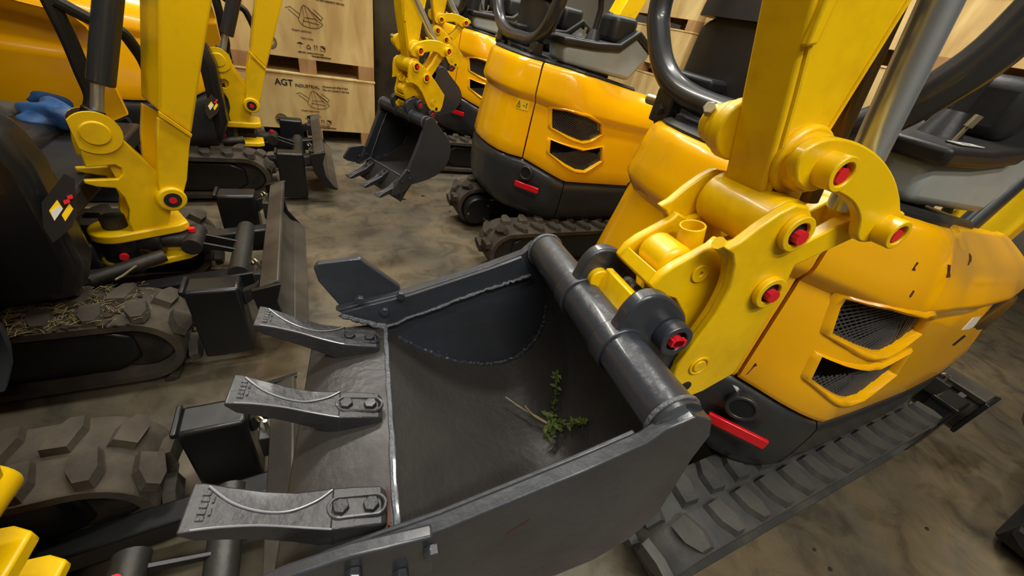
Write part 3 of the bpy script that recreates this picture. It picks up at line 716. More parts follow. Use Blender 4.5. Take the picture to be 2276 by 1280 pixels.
# curved step between the two plates
step = smooth_path([V((a,.2655,b)) for a,b in UVS([(1610,548),(1628,570),(1632,600),(1620,645),(1588,704),(1545,762),(1510,812),(1498,842)], .255)], 4)
cp_(MB().tube(step, .009, 10), 'plate_step', 'arm_yellow')
for p in (p3, p4):
    cp_(MB().ring((p[0],.248,p[1]),(p[0],.238,p[1]),.0245,.0155,28), 'pin_boss', 'arm_yellow', .0015)
    cp_(MB().cyl((p[0],.40,p[1]),(p[0],.2425,p[1]),.016,20), 'pin', 'void_black')
    cp_(MB().cyl((p[0]+.003,.2425,p[1]-.003),(p[0]+.003,.234,p[1]-.003),.0095,10), 'grease_plug', 'red_cap')
cp_(MB().ring((p5[0],.248,p5[1]),(p5[0],.2455,p5[1]),.018,.014,24).cyl((p5[0],.248,p5[1]),(p5[0],.2445,p5[1]),.011,20), 'bushing', 'arm_yellow', .0008)
cp_(MB().cyl((p6[0],.248,p6[1]),(p6[0],.2465,p6[1]),.0105,18), 'lock_hole', 'dark_steel')
cp_(MB().ring((p7[0],.285,p7[1]),(p7[0],.282,p7[1]),.014,.004,24), 'bushing', 'arm_yellow', .0008)
# front cross plate, latch bar and hydraulic lock cylinder between the plates
fa, fb = uv(1450,640,.285), uv(1475,610,.285)
cp_(MB().obox(((fa[0]+fb[0])/2+.004,.336,(fa[1]+fb[1])/2-.006),((fb[0]-fa[0])/2*.9,0,(fb[1]-fa[1])/2*.9),(0,.05,0),(-.004,0,.004)), 'front_plate', 'arm_yellow', .002)
lb0, lb1 = uv(1352,612,.385), uv(1408,692,.295)
lc = ((lb0[0]+lb1[0])/2, (lb0[1]+lb1[1])/2)
cp_(MB().obox((lc[0]-.004,.338,lc[1]),(.006,0,.0),(0,.046,0),(.004,0,.018)).cyl((lc[0]-.012,.38,lc[1]-.004),(lc[0]-.012,.394,lc[1]-.004),.018,18).cyl((lc[0]-.012,.286,lc[1]-.004),(lc[0]-.012,.298,lc[1]-.004),.018,18), 'latch_bar', 'arm_yellow', .002)
hc, hb = uv(1540,500,.335), uv(1522,585,.335)
hd = V((hc[0]-hb[0],0,hc[1]-hb[1])).normalized()
cp_(MB().ring(V((hb[0],.335,hb[1])), V((hc[0],.335,hc[1])), .0185, .0155, 28), 'lock_tube', 'arm_yellow', .001)
for a in (-.6,.6):
    sdv = V((0,-1,0))*math.cos(a)+hd.cross(V((0,1,0)))*math.sin(a); cc = V((hb[0],.335,hb[1]))+hd*.018
    cp_(MB().cyl(cc+sdv*.0165, cc+sdv*.0192, .0075, 16), 'tube_hole', 'void_black')
sp0 = uv(1478,572,.335)
cp_(MB().cyl((sp0[0],.305,sp0[1]),(sp0[0],.365,sp0[1]),.03,24).cyl((sp0[0],.335,sp0[1]),(sp0[0]+.01,.335,sp0[1]-.06),.02,16), 'lock_cylinder', 'arm_yellow', .008)
# arm
ARM = [(.494,1.061),(.458,1.178),(.423,1.284),(.39,1.42),(.375,1.60),(.38,2.02),(.44,2.06),(.50,2.0),(.585,1.60),(.575,1.42),(.561,1.309),(.555,1.238),(.548,1.161),(.560,1.10),(.570,1.05),(.545,1.015),(.515,1.03)]
AS0, AS1 = .300, .368
arm = ko(MB().prism(ARM, kf, AS0, AS1), 'arm', 'arm', 'arm_yellow', .004)
def ar_(mb, name, m, bevel=0, **k): return ko(mb, 'arm', name, m, bevel, parent=arm, **k)
ar_(MB().cyl((.506,.264,1.052),(.506,AS1+.014,1.052),.040,32).cyl((.535,AS0-.012,1.045),(.535,AS1+.012,1.045),.036,32), 'arm_tip_boss', 'arm_yellow', .004)
def weld_line(pts, r, name='arm_weld'):
    ar_(MB().tube(smooth_path([V((a,AS0-.001,b)) for a,b in pts],6), r, 8), name, 'arm_yellow')
weld_line(((.503,1.07),(.467,1.185),(.432,1.288),(.40,1.42)), .0035)
weld_line(((.541,1.165),(.547,1.24),(.553,1.31),(.567,1.42)), .0025)
tb0 = uv(1815,40,AS0)
ar_(MB().prism([(tb0[0]-.004,tb0[1]-.026),(tb0[0]+.010,tb0[1]-.022),(tb0[0]+.006,tb0[1]+.10),(tb0[0]-.016,tb0[1]+.10)], kf, AS0-.008, AS0+.002), 'arm_tab', 'arm_yellow', .003)
for f_ in (.08,.34,.60,.86):
    cu_, cv_ = .549+(.563-.549)*f_, 1.175+(1.32-1.175)*f_
    ar_(MB().obox((cu_+.006,.325,cv_),(.008,0,0),(0,.012,0),(0,0,.007)), 'hose_clip', 'black_plastic', .001)
LS = .262                                          # side of the bucket link
l1, l2 = uv(1835,375,LS), uv(1960,508,LS)
ar_(MB().cyl((l1[0],LS+.012,l1[1]),(l1[0],AS0+.002,l1[1]),.036,28), 'link_boss', 'arm_yellow', .004)
ar_(MB().cyl((l1[0],AS0-.010,l1[1]),(l1[0],AS0+.002,l1[1]),.044,28), 'boss_flange', 'arm_yellow', .004)
fpin = uv(1605,278,.405)
ar_(MB().cyl((fpin[0],AS1-.002,fpin[1]),(fpin[0],.385,fpin[1]),.040,28).cyl((fpin[0],.385,fpin[1]),(fpin[0],.402,fpin[1]),.034,28).cyl((fpin[0],.402,fpin[1]),(fpin[0],.424,fpin[1]),.027,24), 'link_boss', 'arm_yellow', .003)
bx_ = V((fpin[0]-.026,.410,fpin[1]+.014))
ar_(MB().cyl(bx_, bx_+V((-.010,-.006,.006)), .009, 6), 'boss_bolt', 'zinc', .001)
# bucket links and cylinder rod
LK = UVS([(1770,400),(1775,360),(1800,328),(1835,311),(1870,308),(1915,320),(1960,350),(1990,395),(2002,440),(2004,468),(2013,474),(2008,490),(2002,512),(1985,527),(1950,536),(1915,539),(1906,525),(1912,490),(1900,456),(1870,433),(1832,421),(1805,427),(1785,420)], LS)
LK = round_poly(LK)
link = ko(MB().prism(LK, kf, LS, LS+.016), 'link', 'bucket_link', 'arm_yellow', .003)
def lk_(mb, name, m, bevel=0, **k): return ko(mb, 'link', name, m, bevel, parent=link, **k)
lk_(MB().prism(LK, kf, .384, .40), 'far_link', 'arm_yellow', .003)
for p in (l1, l2):
    lk_(MB().ring((p[0],LS+.001,p[1]),(p[0],LS-.024,p[1]),.0215,.0140,28), 'pin_boss', 'arm_yellow', .0015)
    lk_(MB().cyl((p[0],LS+.02,p[1]),(p[0],LS-.014,p[1]),.0145,20), 'pin', 'void_black')
    lk_(MB().cyl((p[0]+.002,LS-.013,p[1]-.002),(p[0]+.002,LS-.022,p[1]-.002),.0092,10), 'grease_plug', 'red_cap')
h0 = (p4[0]+.0, p4[1]); ln = V((l2[0]-h0[0],0,l2[1]-h0[1])); ln.normalize(); up_ = V((-ln.z,0,ln.x))
pts = [V((h0[0],0,h0[1]))-up_*.026, V((l2[0],0,l2[1]))-up_*.024+ln*.01, V((l2[0],0,l2[1]))+up_*.024+ln*.012, V(((h0[0]+l2[0])/2,0,(h0[1]+l2[1])/2))+up_*.014, V((h0[0],0,h0[1]))+up_*.030]
lk_(MB().prism([(p.x,p.z) for p in pts], kf, .285, .305).prism([(p.x,p.z) for p in pts], kf, .335, .355), 'lower_link', 'arm_yellow', .003)
ro = V((l2[0],.32,l2[1])); r_a, r_b = uv(2092,0,.31), uv(1945,310,.31); rdv = V((r_a[0]-r_b[0],0,r_a[1]-r_b[1])).normalized()
lk_(MB().cyl(V((r_b[0],.31,r_b[1]))-rdv*.10, V((r_a[0],.31,r_a[1]))+rdv*.28, .0215, 28), 'cylinder_rod', 'chrome')
q_a, q_b = uv(2046,0,.31), uv(1903,305,.31); qd = V((q_a[0]-q_b[0],0,q_a[1]-q_b[1])).normalized()
lk_(MB().cyl(V((q_b[0],.335,q_b[1]))-qd*.10, V((q_a[0],.335,q_a[1]))+qd*.55, .013, 16), 'guide_pipe', 'bronze_pipe')
lk_(MB().cyl(V((r_a[0],.31,r_a[1]))+rdv*.26, V((r_a[0],.31,r_a[1]))+rdv*.75, .04, 24), 'bucket_cylinder', 'frame_tube', .006)
lk_(MB().cyl((l2[0],LS+.012,l2[1]),(l2[0],.386,l2[1]),.024,24), 'rod_eye', 'arm_yellow')
PIV = V((.506,0,1.052))                             # arm tip pivot in the model frame

# ------------------------------------------------------------------ place the machines
OFF = {'R0': (1.28,-1.075,0,0), 'R1': (0,0,0,0), 'R2': (.117,1.496,0,0), 'R3': (.199,2.95,0,-.064), 'L1': (-2.46,-.01,0,0), 'L2': (-2.49,1.087,0,0), 'L3': (-2.30,2.46,0,0)}
BLADE_DZ = {'R0': 0, 'R1': 0, 'R2': 0, 'R3': 0, 'L1': -.03, 'L2': .072, 'L3': .015}
LAB = {'R0': 'mini excavator whose dark track end shows in the bottom right corner',
       'R1': 'yellow mini excavator nearest on the right, rear hood with mesh vents beside the big bucket',
       'R2': 'yellow mini excavator in the middle with a strip of blue tape on its hood',
       'R3': 'rearmost right-hand yellow mini excavator, mostly hidden behind the small far bucket',
       'L1': 'mini excavator at bottom left whose large slate bucket fills the foreground',
       'L2': 'mini excavator at left with straw-covered track and tall yellow boom',
       'L3': 'far left mini excavator beside the printed wooden crates, white sticker on its hood'}
ROOT = {}
for k in ('R0','R2','R3','L1','L2','L3'):
    r = T_ROOT.copy(); COL.objects.link(r); ROOT[k] = r
    for ch in T_ROOT.children: copy_tree(ch, r)
ROOT['R1'] = T_ROOT
for k, r in ROOT.items():
    x, y, z, yaw = OFF[k]
    r.location = C0+V((x,y,z)); r.rotation_euler = (0,0,yaw)
    tag(r, LAB[k], 'excavator', 'yellow mini excavators parked in two rows')
    dusty = k != 'R1'
    for n_, (y0, y1) in TRK.items():
        if (k in ('L3','R3') and n_ == 'far') or (k == 'R0' and n_ == 'near'): continue
        make_track(y0, y1, 'rubber_dark' if k == 'R0' else 'rubber_dusty' if dusty else 'rubber_clean', r)
# the nearest left-hand machine stands slewed a little; on the next one the black front cowl covers the end of the hood
UPPER = {'rear_hood','side_hood','vent_surround','vent_grille','vent_backing','counterweight','side_skirt','reflector','reflector_ledge','lifting_eye','lifting_eye_bore','deck_trim','deck_bolt','seat_platform','seat_back','seat_headrest','seat_cushion','guard_frame','frame_mount','mount_bolt','latch_pin','console','console_tray','joystick','control_pod','small_lever','switch_label','switch_label_print','cab_floor','front_cowl'}
slew = Matrix.Translation(V((1.42,.55,0))-C0) @ Matrix.Rotation(R(10), 4, 'Z') @ Matrix.Translation(C0-V((1.42,.55,0)))
for o in ROOT['L1'].children:
    if o.name.split('.')[0] in UPPER: o.matrix_basis = slew @ o.matrix_basis
for o in ROOT['L2'].children:
    if o.name.split('.')[0] == 'front_cowl': o.location.y -= .042
def root_mat(k):
    x, y, z, yaw = OFF[k]; return Matrix.Translation(C0+V((x,y,z))) @ Matrix.Rotation(yaw, 4, 'Z')
for k, r in ROOT.items():
    for o in BLADE:
        c = o if k == 'L2' else o.copy()
        if k != 'L2': COL.objects.link(c)
        c.parent = r; c.location = (0,0,BLADE_DZ[k])
AX = {'L2': (A2, YAW2), 'L1': (V((-.635,.47,0)), -.12), 'L3': (V((-.44,2.84,0)), .10)}
for k in ('R0','R1','R2','R3'):
    AX[k] = (V((1.95,.458,0))+V(OFF[k][:3]), 0)
first = True
for k in ('L2','L1','L3','R0','R1','R2','R3'):
    a, yw = AX[k]; mt = root_mat(k).inverted() @ (Matrix.Translation(a) @ Matrix.Rotation(yw, 4, 'Z'))
    for o in BOOM:
        c = o if first else o.copy()
        if not first: COL.objects.link(c)
        c.parent = ROOT[k]; c.matrix_basis = mt
        if k == 'L1' and o.name.split('.')[0] in ('boom','boom_cheek','weld_seam','hydraulic_hose'):
            pv = V((bp[0],0,bp[1])); c.matrix_basis = mt @ Matrix.Translation(pv) @ Matrix.Rotation(R(-11), 4, 'Y') @ Matrix.Translation(-pv)
        if k == 'L1' and o.name.split('.')[0] in ('lift_cylinder','lift_cylinder_rod','rod_clevis'):
            pv = V((pc[0],0,pc[1])); c.matrix_basis = mt @ Matrix.Translation(pv) @ Matrix.Rotation(R(-24), 4, 'Y') @ Matrix.Translation(-pv)
    first = False
# implements: model frame -> world, scaled about nothing but their own size
Q = .75
MODEL = Matrix(((E1.x,DB.x,E2.x,0),(E1.y,DB.y,E2.y,0),(E1.z,DB.z,E2.z,0),(0,0,0,1)))
KB1 = Matrix.Translation(O*(1-Q)) @ Matrix.Scale(Q, 4) @ MODEL
def frame_at(tubec, yaw, th, about=(.32,.35,.86)):
    return Matrix.Translation(V(tubec)) @ Matrix.Rotation(yaw, 4, 'Z') @ Matrix.Scale(Q, 4) @ Matrix.Rotation(-th, 4, 'Y') @ Matrix.Translation(-V(about))
P2 = O+Q*(V((.505,2.528,.586))-O)
def placed(k, mats, fresh):
    rm = root_mat(k).inverted()
    for grp, objs in KIT.items():
        for o in objs:
            c = o if fresh else copy_tree(o, ROOT[k])
            c.parent = ROOT[k]; c.matrix_basis = rm @ mats[grp]
placed('L1', {'bucket': KB1, 'arm': KB1, 'link': KB1}, True)
def kit_mats(P, yaw, th, arm_th, link_th):
    mb_ = frame_at(P, yaw, th)
    piv = mb_ @ V((PIV.x, .35, PIV.z))
    ma = Matrix.Translation(piv) @ Matrix.Rotation(yaw, 4, 'Z') @ Matrix.Scale(Q, 4) @ Matrix.Rotation(-arm_th, 4, 'Y') @ Matrix.Translation(-V((PIV.x,.35,PIV.z)))
    ml = Matrix.Translation(ma @ V((l1[0],.35,l1[1]))) @ Matrix.Rotation(yaw, 4, 'Z') @ Matrix.Scale(Q, 4) @ Matrix.Rotation(-link_th, 4, 'Y') @ Matrix.Translation(-V((l1[0],.35,l1[1])))
    return {'bucket': mb_, 'arm': ma, 'link': ml}
placed('L2', kit_mats(P2, YAW2, .76, -.10, .42), False)
placed('L3', kit_mats((.74,2.80,.82), .0, .78, -.10, .42), False)

# decals that belong to single machines
def decal(k, pts, p0, n, thick, name, m, local=True):
    x, y, z, yaw = OFF[k]; r = ROOT[k]
    return None
def put(k, mb, name, m, **kw):                     # mesh drawn in the template frame, only on machine k
    return mb.build(name, m, ROOT[k], org=C0, **kw)
def hood_quad(t0, t1, h0, h1, n=4, off=-.0025):
    rows = [[hood_pt(t0+(t1-t0)*i/n, h0+(h1-h0)*j/n, off) for i in range(n+1)] for j in range(n+1)]
    bk = [[hood_pt(t0+(t1-t0)*i/n, h0+(h1-h0)*j/n, off+.002) for i in range(n+1)] for j in range(n+1)]
    return MB().shell(rows, bk)
put('R2', hood_quad(-T_SEAM*.80,-T_SEAM*.73,.72,.97,8), 'tape_strip', 'blue_tape')
for k in ('R1','R2','R3'):
    tl, tr = T_SEAM*.70, T_SEAM*.93
    if k == 'R1': tl, tr = -T_SEAM*.98, -T_SEAM*.86
    put(k, hood_quad(tl,tr,.50,.60,4), 'warning_sticker', 'sticker_yellow')
    tri = MB(); c_t = tl+(tr-tl)*.27; w_ = (tr-tl)*.17
    A, B, C = hood_pt(c_t,.58,-.006), hood_pt(c_t-w_,.52,-.006), hood_pt(c_t+w_,.52,-.006)
    tri.tube([A,B],.0012,5).tube([B,C],.0012,5).tube([C,A],.0012,5).tube([hood_pt(c_t,.56,-.006),hood_pt(c_t,.535,-.006)],.0012,5)
    tri.tube([hood_pt(tl+(tr-tl)*.62,.545,-.006),hood_pt(tl+(tr-tl)*.74,.545,-.006)],.0016,5).tube([hood_pt(tl+(tr-tl)*.85,.525,-.006),hood_pt(tl+(tr-tl)*.85,.575,-.006)],.0018,5)
    put(k, tri, 'warning_print', 'print_black')
ts = T_SEAM+(T_END-T_SEAM)*.62
for k in ('L3',):
    put(k, hood_quad(ts,ts+.07,.38,.50,4), 'data_sticker', 'sticker_white')
# marks on the nearest right-hand machine, laid on its real surfaces
from mathutils.bvhtree import BVHTree
def bvh(o): return BVHTree.FromPolygons([v.co+C0 for v in o.data.vertices], [tuple(p.vertices) for p in o.data.polygons])
TREE = {'side': bvh(side_o), 'cw': bvh(cw_o), 'rear': bvh(rear_o)}
def hit(px, py, key):
    loc, n, _, _ = TREE[key].ray_cast(O, ray(px, py))
    return (loc, n) if loc is not None else (None, None)
def mark(poly, key, name, m, lift=.0012, k='R1'):
    P = [hit(x, y, key) for x, y in poly]
    if any(p[0] is None for p in P): return
    c = sum((p[0] for p in P), V())/len(P); n = sum((p[1] for p in P), V()).normalized()
    if n.dot(O-c) < 0: n = -n
    N = len(P); mb = MB(); up = [p[0]+n*lift for p in P]; dn = [p[0]-n*.001 for p in P]
    mb.add(up+dn, [tuple(range(N)), tuple(range(2*N-1,N-1,-1))]+[(i,(i+1)%N,N+(i+1)%N,N+i) for i in range(N)])
    put(k, mb, name, m, smooth=False)
mark([(2138,733),(2163,706),(2198,697),(2186,716),(2152,731)], 'side', 'data_sticker', 'sticker_white')
mark([(2116,766),(2143,744),(2146,747),(2120,768)], 'side', 'latch_slot', 'void_black')
for poly in ([(2108,588),(2112,589),(2110,605),(2111,616),(2103,617),(2106,603)], [(2154,563),(2158,570),(2158,580),(2151,590),(2154,580)], [(2038,582),(2041,584),(2033,594),(2034,601),(2027,600)], [(2030,645),(2032,647),(2026,657),(2023,661),(2022,657)], [(1917,772),(1919,772),(1921,785),(1924,792),(1921,792)], [(1668,822),(1679,806),(1683,812),(1676,815),(1662,830),(1650,838)]):
    mark(poly, 'side', 'scratch_mark', 'rust')
mark([(1628,855),(1640,860),(1648,873),(1640,874)], 'cw', 'chip_mark', 'sticker_white')
mark([(1640,866),(1648,866),(1652,878),(1646,880)], 'cw', 'scratch_mark', 'rust', .0016)
gl, gn = hit(1352,431,'rear')
if gl is not None:
    if gn.dot(O-gl) < 0: gn = -gn
    put('R1', MB().ring(gl-gn*.004, gl+gn*.004, .014, .010, 20), 'grommet', 'zinc'); put('R1', MB().cyl(gl-gn*.004, gl+gn*.002, .010, 16), 'grommet_bore', 'void_black')
# warning plates on the front corners of two left-hand machines
for k, y_, dx, sc, ox, oy in (('L2',1.232,0,1,135,465), ('L3',2.63,0,.42,473,234)):
    c = on_y(ox, oy, y_); n = V((.62,-.72,.28)).normalized(); rm = root_mat(k)
    def q_(pts, lift): return [rm.inverted() @ (plane_pt(ox+(x-135)*sc, oy+(y-465)*sc, c+n*lift, n)) for x, y in pts]
    def slab(pts, l0, l1, name, m):
        a, b = q_(pts, l0), q_(pts, l1); N = len(a); mb = MB(); mb.add(a+b, [tuple(range(N)), tuple(range(2*N-1,N-1,-1))]+[(i,(i+1)%N,N+(i+1)%N,N+i) for i in range(N)])
        mb.build(name, m, ROOT[k], smooth=False)
    slab([(92,450),(143,386),(166,398),(172,470),(160,505),(118,540),(96,505)], -.012, 0, 'decal_plate', 'black_paint')
    slab([(109,468),(127,444),(140,463),(121,491)], 0, .0015, 'warning_sticker', 'sticker_yellow')
    slab([(113,470),(133,456),(140,464),(121,491)], .0015, .0022, 'warning_text', 'sticker_white')
    slab([(137,478),(154,452),(163,464),(145,492)], 0, .0015, 'warning_sticker', 'sticker_yellow')
    slab([(140,446),(154,441),(156,450),(143,455)], 0, .008, 'red_knob', 'red_cap')
    slab([(148,436),(160,432),(163,440),(152,444)], 0, .008, 'red_knob', 'red_cap')
# pale cables along the straw-covered track
for P in ([(228,580),(240,588),(258,591),(280,588),(296,578)], [(256,622),(272,613),(290,600),(311,585)], [(157,600),(180,613),(205,622)]):
    w_ = [root_mat('L2').inverted() @ on_z(x, y, .30) for x, y in P]
    MB().tube(smooth_path(w_, 4), .0035, 6).build('cable', 'zinc', ROOT['L2'])

# ------------------------------------------------------------------ crates, wrapped load
def text_mesh(body, size, name, m, parent, loc, rot, bold=0, spacing=1.0):
    cu = bpy.data.curves.new(name, 'FONT'); cu.body = body; cu.size = size; cu.offset = bold; cu.extrude = .0006; cu.space_character = spacing
    o = bpy.data.objects.new(name, cu); COL.objects.link(o); bpy.context.view_layer.update()
    me = bpy.data.meshes.new_from_object(o.evaluated_get(bpy.context.evaluated_depsgraph_get())); bpy.data.objects.remove(o); bpy.data.curves.remove(cu)
    me.materials.clear(); me.materials.append(M[m]); me.name = name
    c = bpy.data.objects.new(name, me); COL.objects.link(c); c.parent = parent; c.location = loc; c.rotation_euler = rot
    return c
def crate(loc, w, d, h, label, group, rz=0, legs=3, leg_h=.10, printed=False, faded=False):
    r = empty('wooden_crate', loc, rz); tag(r, label, 'crate', group)
    t = .015
    MB().box((0,0,leg_h),(w,t,leg_h+h)).build('front_panel', 'plywood', r, .002)
    MB().box((0,d-t,leg_h),(w,d,leg_h+h)).build('back_panel', 'plywood', r, .002)
    MB().box((0,t,leg_h),(t,d-t,leg_h+h)).build('side_panel', 'plywood', r, .002)
    MB().box((w-t,t,leg_h),(w,d-t,leg_h+h)).build('side_panel', 'plywood', r, .002)
    MB().box((-.006,-.006,leg_h+h),(w+.006,d+.006,leg_h+h+.014)).build('lid', 'plywood', r, .002)
    for i in range(legs):
        x = (w-.12)*i/(legs-1)
        for y in (0, d/2-.05, d-.1): MB().box((x,y,0),(x+.12,y+.1,leg_h)).build('pallet_block', 'pallet_wood', r, .002)
    if printed:
        RX = (R(90),0,0); ink = 'print_black'; fd = 'print_faded' if faded else 'print_black'; z0 = leg_h
        sx = w-.97+.02
        text_mesh('AGT', .062, 'print_lettering', ink, r, (sx+.225,-.002,z0+h*.80), RX, .0008)
        text_mesh('INDUSTRIAL', .031, 'print_lettering', fd, r, (sx+.36,-.002,z0+h*.795), RX, .0003)
        text_mesh('Dimensions:81.8*46.7*18.9', .017, 'print_lettering', fd, r, (sx+.555,-.002,z0+h*.835), RX, .0003)
        text_mesh('The unit inclosed in this box', .017, 'print_lettering', fd, r, (sx+.555,-.002,z0+h*.775), RX, .0003)
        text_mesh('Grapple attachment', .016, 'print_lettering', fd, r, (sx+.385,-.002,z0+h*.36), RX)
        text_mesh('Made in China', .014, 'print_lettering', fd, r, (sx+.44,-.002,z0+h*.27), RX)
        # line drawing of a grapple
        mb = MB(); gx, gz = sx+.36, z0+h*.42
        def ln(*ps, rr=.0012):
            P = [V((gx+a, -.0012, gz+b)) for a, b in ps]
            for p, q in zip(P, P[1:]): mb.tube([p, q], rr, 4)
        ln((.0,.10),(.03,.112),(.09,.075),(.075,.04),(.1,.01),(.15,.0),(.20,.006),(.235,.03),(.225,.055),(.18,.09),(.15,.12),(.12,.135),(.105,.12),(.09,.075))
        ln((.02,.095),(.08,.05)); ln((.11,.125),(.115,.06),(.10,.012)); ln((.125,.13),(.14,.065),(.15,.002)); ln((.145,.12),(.19,.06),(.20,.01)); ln((.12,.06),(.19,.062),(.235,.032)); ln((.105,.04),(.215,.03)); ln((.165,.105),(.225,.06),(.24,.075),(.18,.12))
        o_ = mb.build('print_drawing', fd, r, smooth=False)
        mb = MB(); sxx, szz = sx+.235, z0+h*.17
        for rr_ in (.042,.026): mb.tube([V((sxx+rr_*math.cos(2*math.pi*i/28),-.0012,szz+rr_*math.sin(2*math.pi*i/28))) for i in range(29)], .0022 if rr_ > .03 else .0014, 4)
        for i in range(26):
            a = 2*math.pi*i/26; mb.obox((sxx+.034*math.cos(a),-.001,szz+.034*math.sin(a)),(.002,0,0),(0,.0006,0),(0,0,.0034))
        mb.obox((sxx-.008,-.001,szz),(.005,0,0),(0,.0006,0),(0,0,.010)).obox((sxx+.006,-.001,szz+.006),(.008,0,0),(0,.0006,0),(0,0,.0025)).obox((sxx+.006,-.001,szz-.006),(.008,0,0),(0,.0006,0),(0,0,.0025))
        mb.build('print_seal', fd, r, smooth=False)
        mb = MB(); ix, iz = sx+.43, z0+h*.175
        # umbrella, recycling triangle, arrows, box
        mb.prism([(ix-.022+.022*2*i/8, iz+.012+.010*math.sin(math.pi*i/8)) for i in range(9)], lambda a,b,t: V((a,t,b)), -.0015, 0); mb.box((ix-.001,-.0015,iz-.018),(ix+.001,0,iz+.012))
        tx = ix+.055; P = [V((tx+.02*math.cos(R(90+120*i)),-.001,iz-.002+.02*math.sin(R(90+120*i)))) for i in range(4)]
        for p, q in zip(P, P[1:]): mb.tube([p.lerp(q,.12), p.lerp(q,.88)], .0026, 4)
        for dx in (.095,.11): mb.box((ix+dx,-.0015,iz-.016),(ix+dx+.003,0,iz+.010)); mb.prism([(ix+dx-.004,iz+.008),(ix+dx+.007,iz+.008),(ix+dx+.0015,iz+.018)], lambda a,b,t: V((a,t,b)), -.0015, 0)
        mb.tube([V((ix+.135,-.001,iz-.016)),V((ix+.17,-.001,iz-.016)),V((ix+.17,-.001,iz+.016)),V((ix+.135,-.001,iz+.016)),V((ix+.135,-.001,iz-.016))], .0012, 4); mb.prism([(ix+.138,iz+.012),(ix+.165,iz-.012),(ix+.168,iz+.004),(ix+.150,iz+.014)], lambda a,b,t: V((a,t,b)), -.0015, 0)
        mb.build('print_symbols', fd, r, smooth=False)
        text_mesh('KEEP DRY  HANDLE WITH CARE', .012, 'print_lettering', fd, r, (ix-.02,-.002,z0+h*.085), RX, .0004)
        text_mesh('www.agt-industrial.com', .014, 'print_lettering', fd, r, (ix+.07,-.002,z0+h*.05), RX, .0006)
    return r
g_c = 'plywood crates stacked against the back of the hall'
CW = .97; cx0 = .50-CW
crate((cx0,3.72,0), CW, 1.1, .405, 'lower printed plywood crate, AGT in bold black, standing on the floor', g_c, printed=True)
crate((cx0,3.72,.52), CW, 1.1, .50, 'upper printed plywood crate with dark knots, stacked on the AGT crate', g_c, printed=True)
crate((cx0-1.02,3.80,0), 1.0, 1.1, .42, 'lower plain plywood crate behind the far left yellow boom', g_c)
crate((cx0-1.02,3.80,.535), 1.0, 1.1, .50, 'upper plain plywood crate behind the far left yellow boom', g_c)
n_ = 0
for j, y in enumerate((.85,2.2,3.55)):
    z = 0
    for i in range(4):
        h_ = (.34,.36,.34,.30)[i]
        crate((3.55,y+1.25,z), 1.25, 1.1, h_, ('bottom','second','third','top')[i]+' plywood crate of the '+('stack seen past the nearest right-hand console','stack seen beyond the middle excavator','stack far behind the rearmost right-hand excavator')[j], 'crates behind the right-hand row', rz=R(-90), leg_h=.09)
        z += h_+.09+.016
wr = empty('wrapped_pallet_load', (.55,4.10,0)); tag(wr, 'tall pallet load in dark stretch film right of the printed crates', 'pallet')
rows = []
for i in range(18):
    z = .12+1.5*i/17; r_ = []
    for k in range(40):
        a = 2*math.pi*k/40; ca, sa = math.cos(a), math.sin(a); e = .28
        j = 1+random.uniform(-.012,.012)
        r_.append(V((.32+.31*math.copysign(abs(ca)**e, ca)*j, .42+.40*math.copysign(abs(sa)**e, sa)*j, z)))
    rows.append(r_)
mb = MB().grid(rows, closed=True); n = len(mb.v); mb.f.append(tuple(range(n-40,n))); mb.f.append(tuple(range(39,-1,-1)))
mb.build('film_wrapped_load', 'film_wrap', wr, ang=60)
for x in (0,.26,.52): MB().box((x,.02,.0),(x+.12,.82,.12)).build('pallet_block', 'pallet_wood', wr, .003)

# ------------------------------------------------------------------ small things
# weed lying in the big bucket
def kpt(u, s, v): return KB1 @ V((u, s, v))
WB = (.318,.345,.590)
wd = empty('weed_sprig', kpt(*WB)); tag(wd, 'uprooted green weed lying on the floor of the big slate bucket', 'plant')
base = kpt(*WB)
def w_obj(mb, name, m): return mb.build(name, m, wd, org=base)
stems = [[WB,(.328,.375,.606),(.340,.40,.625),(.348,.425,.645)],[WB,(.330,.335,.605),(.344,.318,.625),(.350,.305,.645)],[WB,(.30,.365,.592),(.275,.40,.585),(.25,.435,.584)],[WB,(.310,.33,.592),(.295,.32,.588)],[WB,(.29,.37,.594),(.28,.40,.592)]]
for st_ in stems:
    P = smooth_path([kpt(*p) for p in st_], 5); w_obj(MB().tube(P, .0011, 6), 'stem', 'straw' if st_[-1][0] < .29 else 'leaf')
    if st_[-1][0] < .29: continue
    for p in P[2:]:
        for q in range(3):
            d = V((random.uniform(-1,1),random.uniform(-1,1),random.uniform(-.1,1))).normalized(); n = d.cross(V((0,0,1))).normalized() if abs(d.z) < .95 else V((1,0,0))
            L = random.uniform(.006,.012); wv = L*.3; u_ = d.cross(n)*.002
            w_obj(MB().add([p, p+d*L*.45+n*wv-u_, p+d*L, p+d*L*.45-n*wv-u_, p+d*L*.5+u_], [(0,1,4),(1,2,4),(2,3,4),(3,0,4)]), 'leaf', 'leaf')
for i in range(26):
    p = base+V((random.gauss(0,.010),random.gauss(0,.009),random.uniform(.0,.012))); d = V((random.uniform(-1,1),random.uniform(-1,1),random.uniform(.1,.9))).normalized(); n = d.orthogonal().normalized(); L = random.uniform(.006,.013)
    w_obj(MB().add([p, p+d*L*.5+n*L*.3, p+d*L, p+d*L*.5-n*L*.3, p+d*L*.5+V((0,0,.002))], [(0,1,4),(1,2,4),(2,3,4),(3,0,4)]), 'leaf', 'leaf')
